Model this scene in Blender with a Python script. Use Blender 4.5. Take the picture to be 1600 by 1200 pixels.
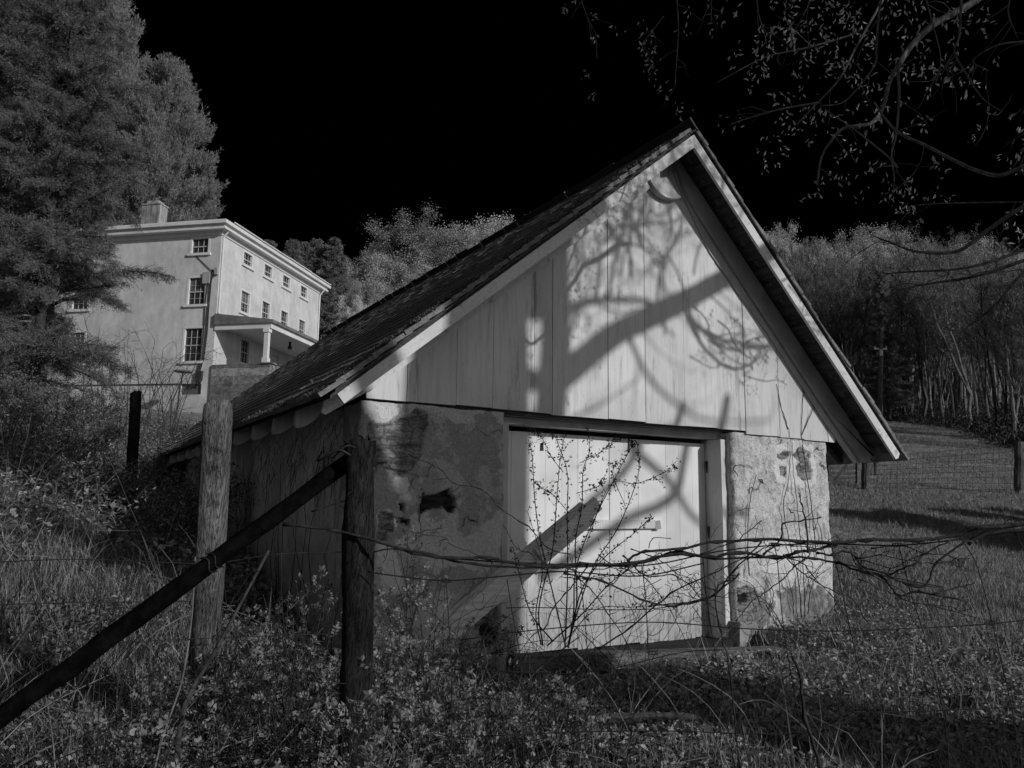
import bpy, math, random
import numpy as np
from mathutils import Vector, Matrix, noise

for _o in list(bpy.data.objects):
    bpy.data.objects.remove(_o)
SC = bpy.context.scene
COL = SC.collection

# ------------------------------------------------------------------ camera
F_PX, YAW, PITCH, ROLL = 1250.13, .5292, .1531, .0129      # in pixels of a 1600 wide frame
CAM = np.array([-2.7023, -5.9675, 1.2515])
_f = np.array([math.sin(YAW)*math.cos(PITCH), math.cos(YAW)*math.cos(PITCH), math.sin(PITCH)])
_r0 = np.array([math.cos(YAW), -math.sin(YAW), 0.])
_u0 = np.cross(_r0, _f)
_r = math.cos(ROLL)*_r0 + math.sin(ROLL)*_u0
_u = np.cross(_r, _f)
cam_data = bpy.data.cameras.new('camera')
cam_data.sensor_fit = 'HORIZONTAL'
cam_data.sensor_width = 36
cam_data.lens = F_PX/1600*36
cam_data.clip_start = .05
cam_data.clip_end = 3000
cam = bpy.data.objects.new('camera', cam_data)
COL.objects.link(cam)
cam.matrix_world = Matrix(((_r[0], _u[0], -_f[0], CAM[0]), (_r[1], _u[1], -_f[1], CAM[1]),
                           (_r[2], _u[2], -_f[2], CAM[2]), (0, 0, 0, 1)))
SC.camera = cam

# ------------------------------------------------------------------ light: low sun behind the right shoulder, grey sky shaped by a direction mask
SUN_AZ, SUN_EL = math.radians(22), math.radians(23)       # azimuth from -y towards +x
SUN = np.array([math.sin(SUN_AZ)*math.cos(SUN_EL), -math.cos(SUN_AZ)*math.cos(SUN_EL), math.sin(SUN_EL)])
sun_data = bpy.data.lights.new('sun', 'SUN')
sun_data.energy = 2.5
sun_data.angle = math.radians(.53)
sun_data.color = (1, 1, 1)
sun = bpy.data.objects.new('sun', sun_data)
COL.objects.link(sun)
sun.rotation_euler = Vector(-SUN).to_track_quat('-Z', 'Y').to_euler()
sun.location = (8, -20, 14)

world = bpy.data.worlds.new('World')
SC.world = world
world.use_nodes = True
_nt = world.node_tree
_nt.nodes.clear()
_out = _nt.nodes.new('ShaderNodeOutputWorld')
_bg = _nt.nodes.new('ShaderNodeBackground')
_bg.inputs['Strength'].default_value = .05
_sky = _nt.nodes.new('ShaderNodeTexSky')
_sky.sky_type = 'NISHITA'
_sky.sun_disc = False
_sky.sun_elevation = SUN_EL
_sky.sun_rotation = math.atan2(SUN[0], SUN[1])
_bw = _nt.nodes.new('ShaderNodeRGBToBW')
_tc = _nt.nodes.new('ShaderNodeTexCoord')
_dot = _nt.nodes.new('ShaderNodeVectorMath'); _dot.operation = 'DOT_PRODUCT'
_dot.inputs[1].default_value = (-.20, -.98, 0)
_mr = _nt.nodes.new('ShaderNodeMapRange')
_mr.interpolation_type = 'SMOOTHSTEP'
_mr.inputs['From Min'].default_value = -.42      # sky mask: black ahead, kept bright behind and left to lift shaded walls
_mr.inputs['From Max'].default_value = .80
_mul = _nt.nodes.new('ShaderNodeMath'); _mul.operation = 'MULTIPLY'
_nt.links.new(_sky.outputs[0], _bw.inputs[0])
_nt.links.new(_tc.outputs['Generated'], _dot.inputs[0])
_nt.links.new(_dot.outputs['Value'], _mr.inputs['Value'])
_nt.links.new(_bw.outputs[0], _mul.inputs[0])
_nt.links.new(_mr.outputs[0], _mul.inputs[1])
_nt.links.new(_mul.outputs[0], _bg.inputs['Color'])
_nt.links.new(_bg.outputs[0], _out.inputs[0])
SC.view_settings.view_transform = 'Standard'
SC.view_settings.look = 'None'
SC.view_settings.exposure = 0
SC.view_settings.gamma = 1
SC.cycles.use_denoising = True
SC.cycles.use_adaptive_sampling = False
SC.cycles.sample_clamp_indirect = 2
SC.cycles.max_bounces = 5
SC.cycles.diffuse_bounces = 3
SC.cycles.transparent_max_bounces = 4

# ------------------------------------------------------------------ helpers
def sstep(a, b, x):
    t = np.clip((np.asarray(x, float)-a)/(b-a), 0, 1)
    return t*t*(3-2*t)

def gz(x, y):
    """terrain height"""
    x = np.asarray(x, float); y = np.asarray(y, float)
    yp = np.maximum(y, 0)
    z = .16*yp + .03*np.minimum(y, 0)
    z = z + .05*np.maximum(x-2, 0)*sstep(-6, 4, y) + .01*x
    z = z + sstep(-.7, -2.4, x)*.05*np.clip(y+1, 0, 12)
    z = z - .26*sstep(.2, .9, x)*sstep(3.7, 3.3, x)*sstep(-1.1, -.35, y)*sstep(1.2, .5, y)
    far = np.hypot(x, y)
    z = z + .05*np.maximum(far-75, 0)*sstep(0, 40, y)
    z = z + .05*np.sin(x*.9+1.3)*np.cos(y*.7) + .035*np.sin(x*2.3)*np.sin(y*1.9+.5)
    z = z + .25*np.sin(x*.11+2)*np.sin(y*.13)*sstep(8, 30, far)
    return z

def gzs(x, y): return float(gz(x, y))

def at(px, py, k):
    """world point seen at pixel (px,py) of the 1600 px frame at depth k"""
    return CAM + k*(_f + (px-800)/F_PX*_r - (py-600)/F_PX*_u)

def hit(px, py, k0=2., k1=160.):
    """where the sight line through a pixel meets the terrain"""
    k = k0
    while k < k1:
        p = at(px, py, k)
        if p[2] <= gzs(p[0], p[1]):
            return p
        k *= 1.01
    return p

def onground(px, k, dz=0.):
    p = at(px, 700, k)
    return np.array([p[0], p[1], gzs(p[0], p[1])+dz])

def tag(o, label=None, cat=None, group=None, kind=None):
    if label: o['label'] = label
    if cat: o['category'] = cat
    if group: o['group'] = group
    if kind: o['kind'] = kind
    return o

def thing(name, label, cat, loc=(0, 0, 0), rz=0., group=None):
    o = bpy.data.objects.new(name, None)
    o.empty_display_size = .2
    COL.objects.link(o)
    o.location = [float(a) for a in loc]
    o.rotation_euler = (0, 0, rz)
    return tag(o, label, cat, group)

def mesh_np(name, V, faces, smooth=False):
    """V (N,3); faces: list of int arrays (M,k)"""
    me = bpy.data.meshes.new(name)
    V = np.asarray(V, np.float32)
    me.vertices.add(len(V))
    me.vertices.foreach_set('co', V.ravel())
    faces = [np.asarray(a, np.int32) for a in faces if len(a)]
    idx = np.concatenate([a.ravel() for a in faces])
    tot = np.concatenate([np.full(len(a), a.shape[1], np.int32) for a in faces])
    start = np.concatenate([[0], np.cumsum(tot)[:-1]]).astype(np.int32)
    me.loops.add(len(idx))
    me.loops.foreach_set('vertex_index', idx)
    me.polygons.add(len(tot))
    me.polygons.foreach_set('loop_start', start)
    me.polygons.foreach_set('loop_total', tot)
    me.polygons.foreach_set('use_smooth', np.full(len(tot), bool(smooth)))
    me.update(calc_edges=True)
    me.validate()
    return me

def link(name, me, mat, parent=None):
    o = bpy.data.objects.new(name, me)
    COL.objects.link(o)
    if mat: me.materials.append(mat)
    if parent: o.parent = parent
    return o

class MB:
    """collects shapes into one mesh"""
    def __init__(s, origin=(0, 0, 0)):
        s.v = []; s.f = {3: [], 4: []}; s.n = 0; s.big = []; s.o = np.array(origin, float)
    def add(s, V, faces):
        V = np.asarray(V, float)
        s.v.append(V)
        for fc in faces:
            fc = [i+s.n for i in fc]
            if len(fc) in (3, 4): s.f[len(fc)].append(fc)
            else: s.big.append(fc)
        s.n += len(V)
        return s
    def addnp(s, V, F):
        s.v.append(np.asarray(V, float))
        F = np.asarray(F)+s.n
        s.f[F.shape[1]].extend(F.tolist())
        s.n += len(V)
        return s
    def box(s, x0, x1, y0, y1, z0, z1, M=None, jit=0., rng=None):
        V = np.array([(x, y, z) for z in (z0, z1) for y in (y0, y1) for x in (x0, x1)], float)
        if jit: V = V + rng.normal(0, jit, V.shape)
        if M is not None: V = np.array([M @ Vector(p) for p in V])
        return s.add(V, [(0, 2, 3, 1), (4, 5, 7, 6), (0, 1, 5, 4), (1, 3, 7, 5), (3, 2, 6, 7), (2, 0, 4, 6)])
    def bar(s, a, b, w, h, up=(0, 0, 1)):
        """box beam from a to b, w wide across, h high along up"""
        a = np.array(a, float); b = np.array(b, float)
        d = (b-a)/np.linalg.norm(b-a); sd = np.cross(d, up); sd /= np.linalg.norm(sd); u = np.cross(sd, d)
        V = [p + sx*sd*w/2 + sz*u*h/2 for p in (a, b) for sz in (-1, 1) for sx in (-1, 1)]
        return s.add(V, [(0, 1, 3, 2), (4, 6, 7, 5), (0, 4, 5, 1), (1, 5, 7, 3), (3, 7, 6, 2), (2, 6, 4, 0)])
    def extrude(s, poly, y0, y1, axis='y'):
        """polygon in (x,z) pushed from y0 to y1 (or along x when axis='x', poly in (y,z))"""
        n = len(poly)
        def p3(p, t): return (p[0], t, p[1]) if axis == 'y' else (t, p[0], p[1])
        V = [p3(p, y0) for p in poly] + [p3(p, y1) for p in poly]
        F = [tuple(range(n)), tuple(range(2*n-1, n-1, -1))]
        for i in range(n):
            j = (i+1) % n
            F.append((i, i+n, j+n, j))
        return s.add(V, F)
    def tube(s, pts, radii, n=8, rough=0., rng=None, cap=True):
        pts = np.asarray(pts, float); m = len(pts)
        radii = np.full(m, radii) if np.isscalar(radii) else np.asarray(radii, float)
        t = np.gradient(pts, axis=0); t /= np.linalg.norm(t, axis=1)[:, None]+1e-12
        ref = np.array([0, 0, 1.]) if abs(t[0][2]) < .8 else np.array([1., 0, 0])
        V = []
        nrm = np.cross(t[0], ref); nrm /= np.linalg.norm(nrm)
        for i in range(m):
            nrm = nrm - t[i]*(nrm@t[i]); nrm /= np.linalg.norm(nrm)+1e-12
            b = np.cross(t[i], nrm)
            for k in range(n):
                a = 2*math.pi*k/n
                rr = radii[i]*(1 + (rng.normal(0, rough) if rough else 0))
                V.append(pts[i] + rr*(math.cos(a)*nrm + math.sin(a)*b))
        F = []
        for i in range(m-1):
            for k in range(n):
                F.append((i*n+k, i*n+(k+1) % n, (i+1)*n+(k+1) % n, (i+1)*n+k))
        if cap:
            F.append(tuple(range(n-1, -1, -1))); F.append(tuple((m-1)*n+k for k in range(n)))
        return s.add(V, F)
    def build(s, name, mat, parent=None, smooth=False):
        V = np.concatenate(s.v) - s.o
        faces = [np.array(s.f[k], np.int32) for k in (3, 4) if s.f[k]]
        by = {}
        for fc in s.big: by.setdefault(len(fc), []).append(fc)
        faces += [np.array(v, np.int32) for v in by.values()]
        return link(name, mesh_np(name, V, faces, smooth), mat, parent)

def unit(a):
    a = np.asarray(a, float)
    return a/(np.linalg.norm(a, axis=-1, keepdims=True)+1e-12)

def perp(d, rng):
    """unit vectors at right angles to d"""
    q = rng.normal(size=d.shape)
    q -= d*np.sum(q*d, -1, keepdims=True)
    return unit(q)

def segs_mesh(P0, P1, R0, R1, n=3):
    """separate tapered n-sided sticks"""
    P0 = np.asarray(P0, float); P1 = np.asarray(P1, float)
    R0 = np.asarray(R0, float)[:, None]; R1 = np.asarray(R1, float)[:, None]
    d = unit(P1-P0)
    ref = np.where(np.abs(d[:, 2:3]) < .8, np.array([[0, 0, 1.]]), np.array([[1., 0, 0]]))
    a = unit(np.cross(d, ref)); b = np.cross(d, a)
    V = np.empty((len(P0), 2*n, 3))
    for k in range(n):
        c, s_ = math.cos(2*math.pi*k/n), math.sin(2*math.pi*k/n)
        V[:, k] = P0 + R0*(c*a+s_*b)
        V[:, n+k] = P1 + R1*(c*a+s_*b)
    base = (np.arange(len(P0))*2*n)[:, None]
    F = np.concatenate([base + np.array([[k, (k+1) % n, n+(k+1) % n, n+k]]) for k in range(n)])
    return V.reshape(-1, 3), F

def leaves_mesh(C, D, N, L, W, fold=.25):
    """folded four-point leaves: base C, direction D, face normal N"""
    C = np.asarray(C, float); D = unit(D)
    S = unit(np.cross(D, N)); N = np.cross(S, D)
    L = np.broadcast_to(np.asarray(L, float), (len(C),))[:, None]
    W = np.broadcast_to(np.asarray(W, float), (len(C),))[:, None]
    V = np.empty((len(C), 4, 3))
    V[:, 0] = C
    V[:, 1] = C + D*L*.5 + S*W*.5 + N*L*fold*.4
    V[:, 2] = C + D*L - N*L*fold*.3
    V[:, 3] = C + D*L*.5 - S*W*.5 + N*L*fold*.4
    b = (np.arange(len(C))*4)[:, None]
    F = np.concatenate([b+np.array([[0, 1, 2]]), b+np.array([[0, 2, 3]])])
    return V.reshape(-1, 3), F

def blades_mesh(C, D, L, W, bend, rng):
    """grass blades: two-piece bent strips ending in a point"""
    n = len(C)
    side = perp(D, rng); side[:, 2] *= .2; side = unit(side)
    lean = np.cross(side, D)
    L = L[:, None]; W = W[:, None]; bend = bend[:, None]
    V = np.empty((n, 5, 3))
    V[:, 0] = C - side*W*.5
    V[:, 1] = C + side*W*.5
    mid = C + D*L*.55 + lean*bend*L*.25
    V[:, 2] = mid + side*W*.38
    V[:, 3] = mid - side*W*.38
    V[:, 4] = C + D*L*(.95-.25*bend) + lean*bend*L*.75
    b = (np.arange(n)*5)[:, None]
    return V.reshape(-1, 3), b+np.array([[0, 1, 2, 3]]), b+np.array([[3, 2, 4]])

# ------------------------------------------------------------------ materials (neutral greys: the place is seen in black and white infrared)
class NT:
    def __init__(s, name, rough=.85, spec=.15):
        s.m = bpy.data.materials.new(name); s.m.use_nodes = True
        s.t = s.m.node_tree; s.t.nodes.clear()
        s.out = s.t.nodes.new('ShaderNodeOutputMaterial')
        s.p = s.t.nodes.new('ShaderNodeBsdfPrincipled')
        s.p.inputs['Roughness'].default_value = rough
        s.p.inputs['Specular IOR Level'].default_value = spec
        s.t.links.new(s.p.outputs[0], s.out.inputs[0])
        s.co = s.t.nodes.new('ShaderNodeTexCoord').outputs['Object']
    def n(s, t, **kw):
        nd = s.t.nodes.new(t)
        for k, v in kw.items(): setattr(nd, k, v)
        return nd
    def set(s, sock, v):
        if hasattr(v, 'node'): s.t.links.new(v, sock)
        else: sock.default_value = v
    def math(s, op, a, b=0., c=None, clamp=False):
        nd = s.n('ShaderNodeMath', operation=op, use_clamp=clamp)
        s.set(nd.inputs[0], a); s.set(nd.inputs[1], b)
        if c is not None: s.set(nd.inputs[2], c)
        return nd.outputs[0]
    def scale(s, sx, sy, sz, vec=None, off=(0, 0, 0)):
        nd = s.n('ShaderNodeMapping')
        nd.inputs['Scale'].default_value = (sx, sy, sz); nd.inputs['Location'].default_value = off
        s.t.links.new(vec or s.co, nd.inputs[0])
        return nd.outputs[0]
    def noise(s, sc, detail=4, rough=.6, vec=None, dist=0.):
        nd = s.n('ShaderNodeTexNoise')
        nd.inputs['Scale'].default_value = sc; nd.inputs['Detail'].default_value = detail
        nd.inputs['Roughness'].default_value = rough; nd.inputs['Distortion'].default_value = dist
        s.t.links.new(vec or s.co, nd.inputs['Vector'])
        return nd.outputs[0]
    def voro(s, sc, feature='F1', vec=None, out='Distance', rnd=1.):
        nd = s.n('ShaderNodeTexVoronoi', feature=feature)
        nd.inputs['Scale'].default_value = sc; nd.inputs['Randomness'].default_value = rnd
        s.t.links.new(vec or s.co, nd.inputs['Vector'])
        return nd.outputs[out]
    def ramp(s, v, a, b, c=0., d=1., smooth=True):
        nd = s.n('ShaderNodeMapRange', interpolation_type='SMOOTHSTEP' if smooth else 'LINEAR')
        s.set(nd.inputs[0], v)
        for i, q in enumerate((a, b, c, d)): s.set(nd.inputs[1+i], q)
        return nd.outputs[0]
    def mix(s, f, a, b):
        """grey a to grey b by f"""
        nd = s.n('ShaderNodeMix', data_type='FLOAT')
        s.set(nd.inputs[0], f); s.set(nd.inputs[2], a); s.set(nd.inputs[3], b)
        return nd.outputs[0]
    def xyz(s, vec=None):
        nd = s.n('ShaderNodeSeparateXYZ'); s.t.links.new(vec or s.co, nd.inputs[0])
        return nd.outputs
    def blob(s, cx, cz, rx, rz, wob, vec=None, ux=0, uz=2, edge=.12):
        """mask of an uneven patch centred at (cx,cz) of axes ux,uz"""
        o = s.xyz(vec)
        a = s.math('DIVIDE', s.math('SUBTRACT', o[ux], cx), rx)
        b = s.math('DIVIDE', s.math('SUBTRACT', o[uz], cz), rz)
        d = s.math('SQRT', s.math('ADD', s.math('MULTIPLY', a, a), s.math('MULTIPLY', b, b)))
        d = s.math('ADD', d, wob)
        return s.ramp(d, 1-edge, 1+edge, 1, 0)
    def grey(s, v, sock='Base Color'):
        if hasattr(v, 'node'):
            nd = s.n('ShaderNodeCombineColor')
            for i in range(3): s.t.links.new(v, nd.inputs[i])
            s.t.links.new(nd.outputs[0], s.p.inputs[sock])
        else:
            s.p.inputs[sock].default_value = (v, v, v, 1)
    def bump(s, h, strength=.4, dist=.02):
        nd = s.n('ShaderNodeBump')
        nd.inputs['Strength'].default_value = strength; nd.inputs['Distance'].default_value = dist
        s.t.links.new(h, nd.inputs['Height'])
        s.t.links.new(nd.outputs[0], s.p.inputs['Normal'])

def simple(name, lo, hi, sc=6., stretch=(1, 1, 1), rough=.85, bump=.3, bd=.01, detail=6, spec=.15):
    m = NT(name, rough, spec)
    v = m.scale(*stretch)
    a = m.noise(sc, detail, .65, v)
    m.grey(m.ramp(a, .3, .7, lo, hi))
    if bump: m.bump(a, bump, bd)
    return m.m

def leafmat(name, lo, hi, trans=.3, rough=.6, vary=False):
    """leaf or blade: each piece its own grey"""
    m = NT(name, rough, .2)
    g = m.n('ShaderNodeNewGeometry').outputs['Random Per Island']
    v = m.mix(g, lo, hi)
    if vary: v = m.math('MULTIPLY', v, m.mix(m.n('ShaderNodeObjectInfo').outputs['Random'], .55, 1.25))
    m.grey(v)
    tr = m.n('ShaderNodeBsdfTranslucent')
    cc = m.n('ShaderNodeCombineColor')
    for i in range(3): m.t.links.new(v, cc.inputs[i])
    m.t.links.new(cc.outputs[0], tr.inputs[0])
    mx = m.n('ShaderNodeMixShader'); mx.inputs[0].default_value = trans
    m.t.links.new(m.p.outputs[0], mx.inputs[1]); m.t.links.new(tr.outputs[0], mx.inputs[2])
    m.t.links.new(mx.outputs[0], m.out.inputs[0])
    return m.m

def paintmat(name, base=.62, dirt=.3, axis='z', amt=1.):
    """old white paint on boards: grain along the board, dirt streaks, worn flecks"""
    m = NT(name, .7, .25)
    st = {'z': (14, 14, .9), 'x': (.9, 14, 14), 'y': (14, .9, 14)}[axis]
    v = m.scale(*st)
    grain = m.noise(2.2, 6, .7, v)
    big = m.noise(1.3, 3, .5)
    fine = m.noise(60, 2, .5, m.scale(*[a*.25 for a in st]))
    k = m.mix(m.ramp(grain, .42, .72), base, base*.80)
    k = m.mix(m.ramp(big, .48, .7), k, base*.78)
    worn = m.noise(5, 7, .8, m.scale(*[a*.12 for a in st]))
    k = m.mix(m.math('MULTIPLY', m.ramp(worn, .55, .64), amt*.8), k, base*.45)
    isl = m.n('ShaderNodeNewGeometry').outputs['Random Per Island']
    k = m.math('MULTIPLY', k, m.mix(isl, .84, 1.06))
    nail = m.ramp(m.voro(3.3, vec=m.scale(1.6, 1, 1.), rnd=.9), .0, .022, 1, 0)
    k = m.mix(m.math('MULTIPLY', nail, amt), k, .06)
    fl = m.math('MULTIPLY', m.ramp(fine, .66, .74), m.ramp(big, .42, .6))
    k = m.mix(m.math('MULTIPLY', fl, amt), k, dirt*.6)
    pores = m.ramp(m.voro(22, vec=m.scale(1, 1, .35)), .0, .05, 1, 0)
    k = m.mix(m.math('MULTIPLY', pores, m.ramp(big, .45, .6)), k, dirt*.4)
    m.grey(k)
    m.bump(m.math('ADD', grain, worn), .4, .005)
    return m.m
def on_plane(px, py, y):
    """(x, z) where the sight line of a pixel crosses the plane y"""
    d = at(px, py, 1.)-CAM
    p = CAM + d*(y-CAM[1])/d[1]
    return p[0], p[2]

# ------------------------------------------------------------------ ground
def make_ground():
    def axis(a0, a1, lo, hi):
        near = np.arange(a0, a1, .12)
        out = [near]
        s, p = .12, a1
        up = []
        while p < hi:
            up.append(p); s *= 1.09; p += s
        s, p = .12, a0
        dn = []
        while p > lo:
            s *= 1.09; p -= s; dn.append(p)
        return np.concatenate([np.array(dn[::-1]), near, np.array(up), [hi]])
    X = axis(-5, 8, -420, 520); Yv = axis(-7, 5, -420, 620)
    gx, gy = np.meshgrid(X, Yv)
    z = gz(gx, gy)
    rng = np.random.default_rng(3)
    near = np.hypot(gx-1, gy+1) < 9
    z = z + np.where(near, rng.normal(0, .018, z.shape), 0)
    V = np.stack([gx, gy, z], -1).reshape(-1, 3)
    ny, nx = gx.shape
    i = np.arange(nx-1)[None, :] + (np.arange(ny-1)*nx)[:, None]
    i = i.ravel()
    Fq = np.stack([i, i+1, i+nx+1, i+nx], 1)
    m = NT('turf', .95, .05)
    a = m.noise(.35, 5, .6); b = m.noise(7, 6, .7); c = m.noise(45, 4, .7)
    o = m.xyz()
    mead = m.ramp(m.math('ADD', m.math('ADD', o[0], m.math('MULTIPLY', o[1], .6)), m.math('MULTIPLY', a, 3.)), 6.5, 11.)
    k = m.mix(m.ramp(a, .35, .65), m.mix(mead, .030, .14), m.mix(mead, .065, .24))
    k = m.mix(m.ramp(b, .35, .65), k, m.math('MULTIPLY', k, 1.8))
    k = m.math('MULTIPLY', k, m.ramp(c, .25, .75, .45, 1.6))
    m.grey(k)
    m.bump(m.math('ADD', m.math('MULTIPLY', b, 2.), c), .8, .08)
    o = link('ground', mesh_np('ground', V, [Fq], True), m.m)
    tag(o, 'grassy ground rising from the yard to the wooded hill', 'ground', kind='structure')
make_ground()

# ------------------------------------------------------------------ shed materials
M = {}
M['paint'] = paintmat('old white paint', .66, .3)
M['paint_rake'] = paintmat('white trim paint', .68, .3, 'y')
M['door_paint'] = paintmat('smooth white door paint', .74, .4, amt=.35)
M['jamb'] = simple('jamb paint', .40, .52, 3, (6, 6, .8), .7)

def stucco(name, right):
    m = NT(name, .92, .1)
    w1 = m.noise(3.2, 5, .65); w2 = m.noise(11, 5, .7); w3 = m.noise(42, 5, .7); w4 = m.noise(120, 3, .7)
    drip = m.noise(9, 5, .7, m.scale(1, 1, .16))
    def attr(n): return m.n('ShaderNodeAttribute', attribute_name=n).outputs['Fac']
    if right:
        k = m.mix(m.ramp(w1, .35, .68), .70, .52)
        k = m.mix(m.ramp(w2, .5, .66), k, .42)
        k = m.mix(m.math('MULTIPLY', m.ramp(drip, .52, .68), m.ramp(w1, .4, .6)), k, .34)
        k = m.math('MULTIPLY', k, m.ramp(w3, .3, .62, .66, 1.08))
        flake = m.math('MULTIPLY', m.ramp(w3, .58, .64), m.ramp(w2, .5, .56))
        k = m.mix(flake, k, .2)
    else:
        k = m.mix(m.ramp(w1, .445, .485), .51, .38)
        k = m.mix(m.ramp(m.noise(2.1, 3, .5, m.scale(1, 1, 1, off=(5, 3, 1)), .25), .52, .55), k, .62)
        k = m.math('MULTIPLY', k, m.ramp(w3, .3, .62, .78, 1.06))
    k = m.math('MULTIPLY', k, m.ramp(w4, .3, .7, .88, 1.1))
    k = m.mix(attr('pale'), k, m.math('MULTIPLY', m.ramp(w3, .3, .6, .8, 1.), .76))
    k = m.mix(m.math('MULTIPLY', attr('stain'), m.ramp(w2, .3, .6, .55, 1.)), k, m.math('MULTIPLY', m.ramp(drip, .35, .65, .6, 1.4), .17))
    lay = m.noise(9, 5, .7, m.scale(.6, .7, 2.6))
    st_ = m.voro(6.5, 'DISTANCE_TO_EDGE', m.scale(.75, .75, 1.7))
    stone = m.math('MULTIPLY', m.math('MULTIPLY', m.ramp(w3, .3, .65, .6, 1.2), m.ramp(lay, .35, .62, .10, .30)), m.ramp(st_, .0, .07, .6, 1.05))
    k = m.mix(attr('bare'), k, stone)
    k = m.mix(attr('hole'), k, m.math('MULTIPLY', m.ramp(lay, .4, .65, .5, 2.2), .025))
    cr = m.n('ShaderNodeVectorMath', operation='ADD')
    wv = m.n('ShaderNodeTexNoise'); wv.inputs['Scale'].default_value = 4
    m.t.links.new(m.co, wv.inputs['Vector'])
    sc = m.n('ShaderNodeVectorMath', operation='SCALE'); sc.inputs[3].default_value = .35
    m.t.links.new(wv.outputs['Color'], sc.inputs[0])
    m.t.links.new(m.co, cr.inputs[0]); m.t.links.new(sc.outputs[0], cr.inputs[1])
    e = m.voro(1.5, 'DISTANCE_TO_EDGE', cr.outputs[0])
    crack = m.math('MULTIPLY', m.ramp(e, .0, .012, 1, 0), m.ramp(w1, .45, .6))
    k = m.mix(crack, k, .06)
    pit = m.math('MULTIPLY', m.ramp(m.voro(26), .06, .16, 1, 0), m.ramp(w2, .48, .6))
    k = m.mix(m.math('MULTIPLY', pit, .8), k, .1)
    m.grey(k)
    m.bump(m.math('ADD', m.math('MULTIPLY', w2, 2.), m.math('ADD', m.math('ADD', w3, m.math('MULTIPLY', w4, .5)), m.math('MULTIPLY', crack, -2.))), .7, .03)
    return m.m
M['stucco_l'] = stucco('patched peeling stucco', False)
M['stucco_r'] = stucco('pitted white stucco', True)
WEAR_SUN = {'l': {'bare': [[(598, 664), (632, 655), (650, 641), (668, 649), (673, 662), (660, 685), (656, 715), (642, 737), (612, 740), (590, 722), (586, 690)], [(575, 660), (600, 668), (596, 720), (580, 760), (570, 720)],
                       [(592, 800), (612, 805), (618, 830), (604, 850), (590, 845)], [(740, 930), (775, 935), (790, 975), (770, 1000), (742, 985)]],
              'hole': [[(656, 760), (662, 772), (676, 774), (690, 768), (704, 768), (714, 778), (716, 792), (706, 799), (692, 792), (676, 799), (656, 803), (660, 785)], [(622, 786), (632, 786), (632, 798), (622, 798)], [(618, 808), (642, 810), (640, 820), (620, 818)],
                       [(750, 985), (758, 974), (770, 976), (782, 990), (776, 1012), (752, 1010)]],
              'pale': [[(560, 632), (618, 630), (624, 646), (606, 660), (588, 660), (568, 650)], [(618, 745), (634, 742), (640, 756), (634, 770), (622, 772), (616, 758)], [(626, 772), (640, 770), (640, 782), (628, 782)], [(588, 805), (604, 798), (612, 812), (622, 830), (604, 842), (590, 830)], [(590, 850), (612, 852), (628, 900), (640, 930), (600, 930), (588, 890)]],  # pale patches paint in the sun falling through gaps in the tree shadow
              'stain': []},
        'r': {'bare': [[(1240, 712), (1250, 700), (1260, 704), (1264, 720), (1270, 738), (1268, 750), (1256, 752), (1246, 744), (1243, 730), (1250, 722)], [(1212, 708), (1225, 705), (1237, 703), (1238, 712), (1222, 717), (1213, 715)], [(1218, 727), (1228, 730), (1228, 746), (1220, 743)], [(1262, 703), (1268, 706), (1266, 716), (1261, 712)],
                       [(1146, 918), (1168, 912), (1184, 926), (1188, 952), (1176, 966), (1150, 966)]],
              'hole': [[(1150, 930), (1166, 926), (1172, 938), (1156, 944)]],
              'pale': [[(1208, 696), (1245, 690), (1272, 696), (1276, 760), (1240, 762), (1210, 752)], [(1185, 850), (1240, 840), (1290, 850), (1285, 900), (1230, 905), (1190, 890)]],
              'stain': [[(1212, 938), (1226, 914), (1248, 906), (1262, 922), (1284, 916), (1302, 928), (1306, 975), (1280, 990), (1238, 994), (1220, 965)], [(1160, 940), (1200, 925), (1210, 960), (1190, 985), (1150, 985)], [(1196, 905), (1206, 898), (1204, 930), (1196, 930)]]}}
def inpoly(x, z, P):
    c = False; j = len(P)-1
    for i in range(len(P)):
        if (P[i][1] > z) != (P[j][1] > z) and x < (P[j][0]-P[i][0])*(z-P[i][1])/(P[j][1]-P[i][1])+P[i][0]: c = not c
        j = i
    return c
def wear_sun_masks(which):
    W = {k: [[on_plane(px, py, 0) for px, py in P] for P in v] for k, v in WEAR_SUN[which].items()}
    B = {k: [(min(q[0] for q in P)-.1, max(q[0] for q in P)+.1, min(q[1] for q in P)-.1, max(q[1] for q in P)+.1) for P in v] for k, v in W.items()}
    def f(p):
        q = Vector((p[0], p[2], 3.7))
        n1 = noise.noise_vector(q*9)*.022+noise.noise_vector(q*26)*.012
        x, z = p[0]+n1[0], p[2]+n1[1]
        out = {}
        for k in W:
            if k == 'stain':
                x, z = p[0]+n1[0]*2.5+.09*noise.noise(q*5), p[2]+n1[1]*2.5+.12*noise.noise(Vector((p[0]*14, p[2]*3, 9)))
            out[k] = float(any(b[0] < x < b[1] and b[2] < z < b[3] and inpoly(x, z, P) for P, b in zip(W[k], B[k])))
        d = 0.
        if out['hole']: d = .055
        elif out['bare']: d = .020+.016*noise.noise(q*14)+.01*noise.noise(Vector((p[0]*6, p[2]*26, 1)))
        elif out['pale']: d = -.005
        return out, d
    return f
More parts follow.
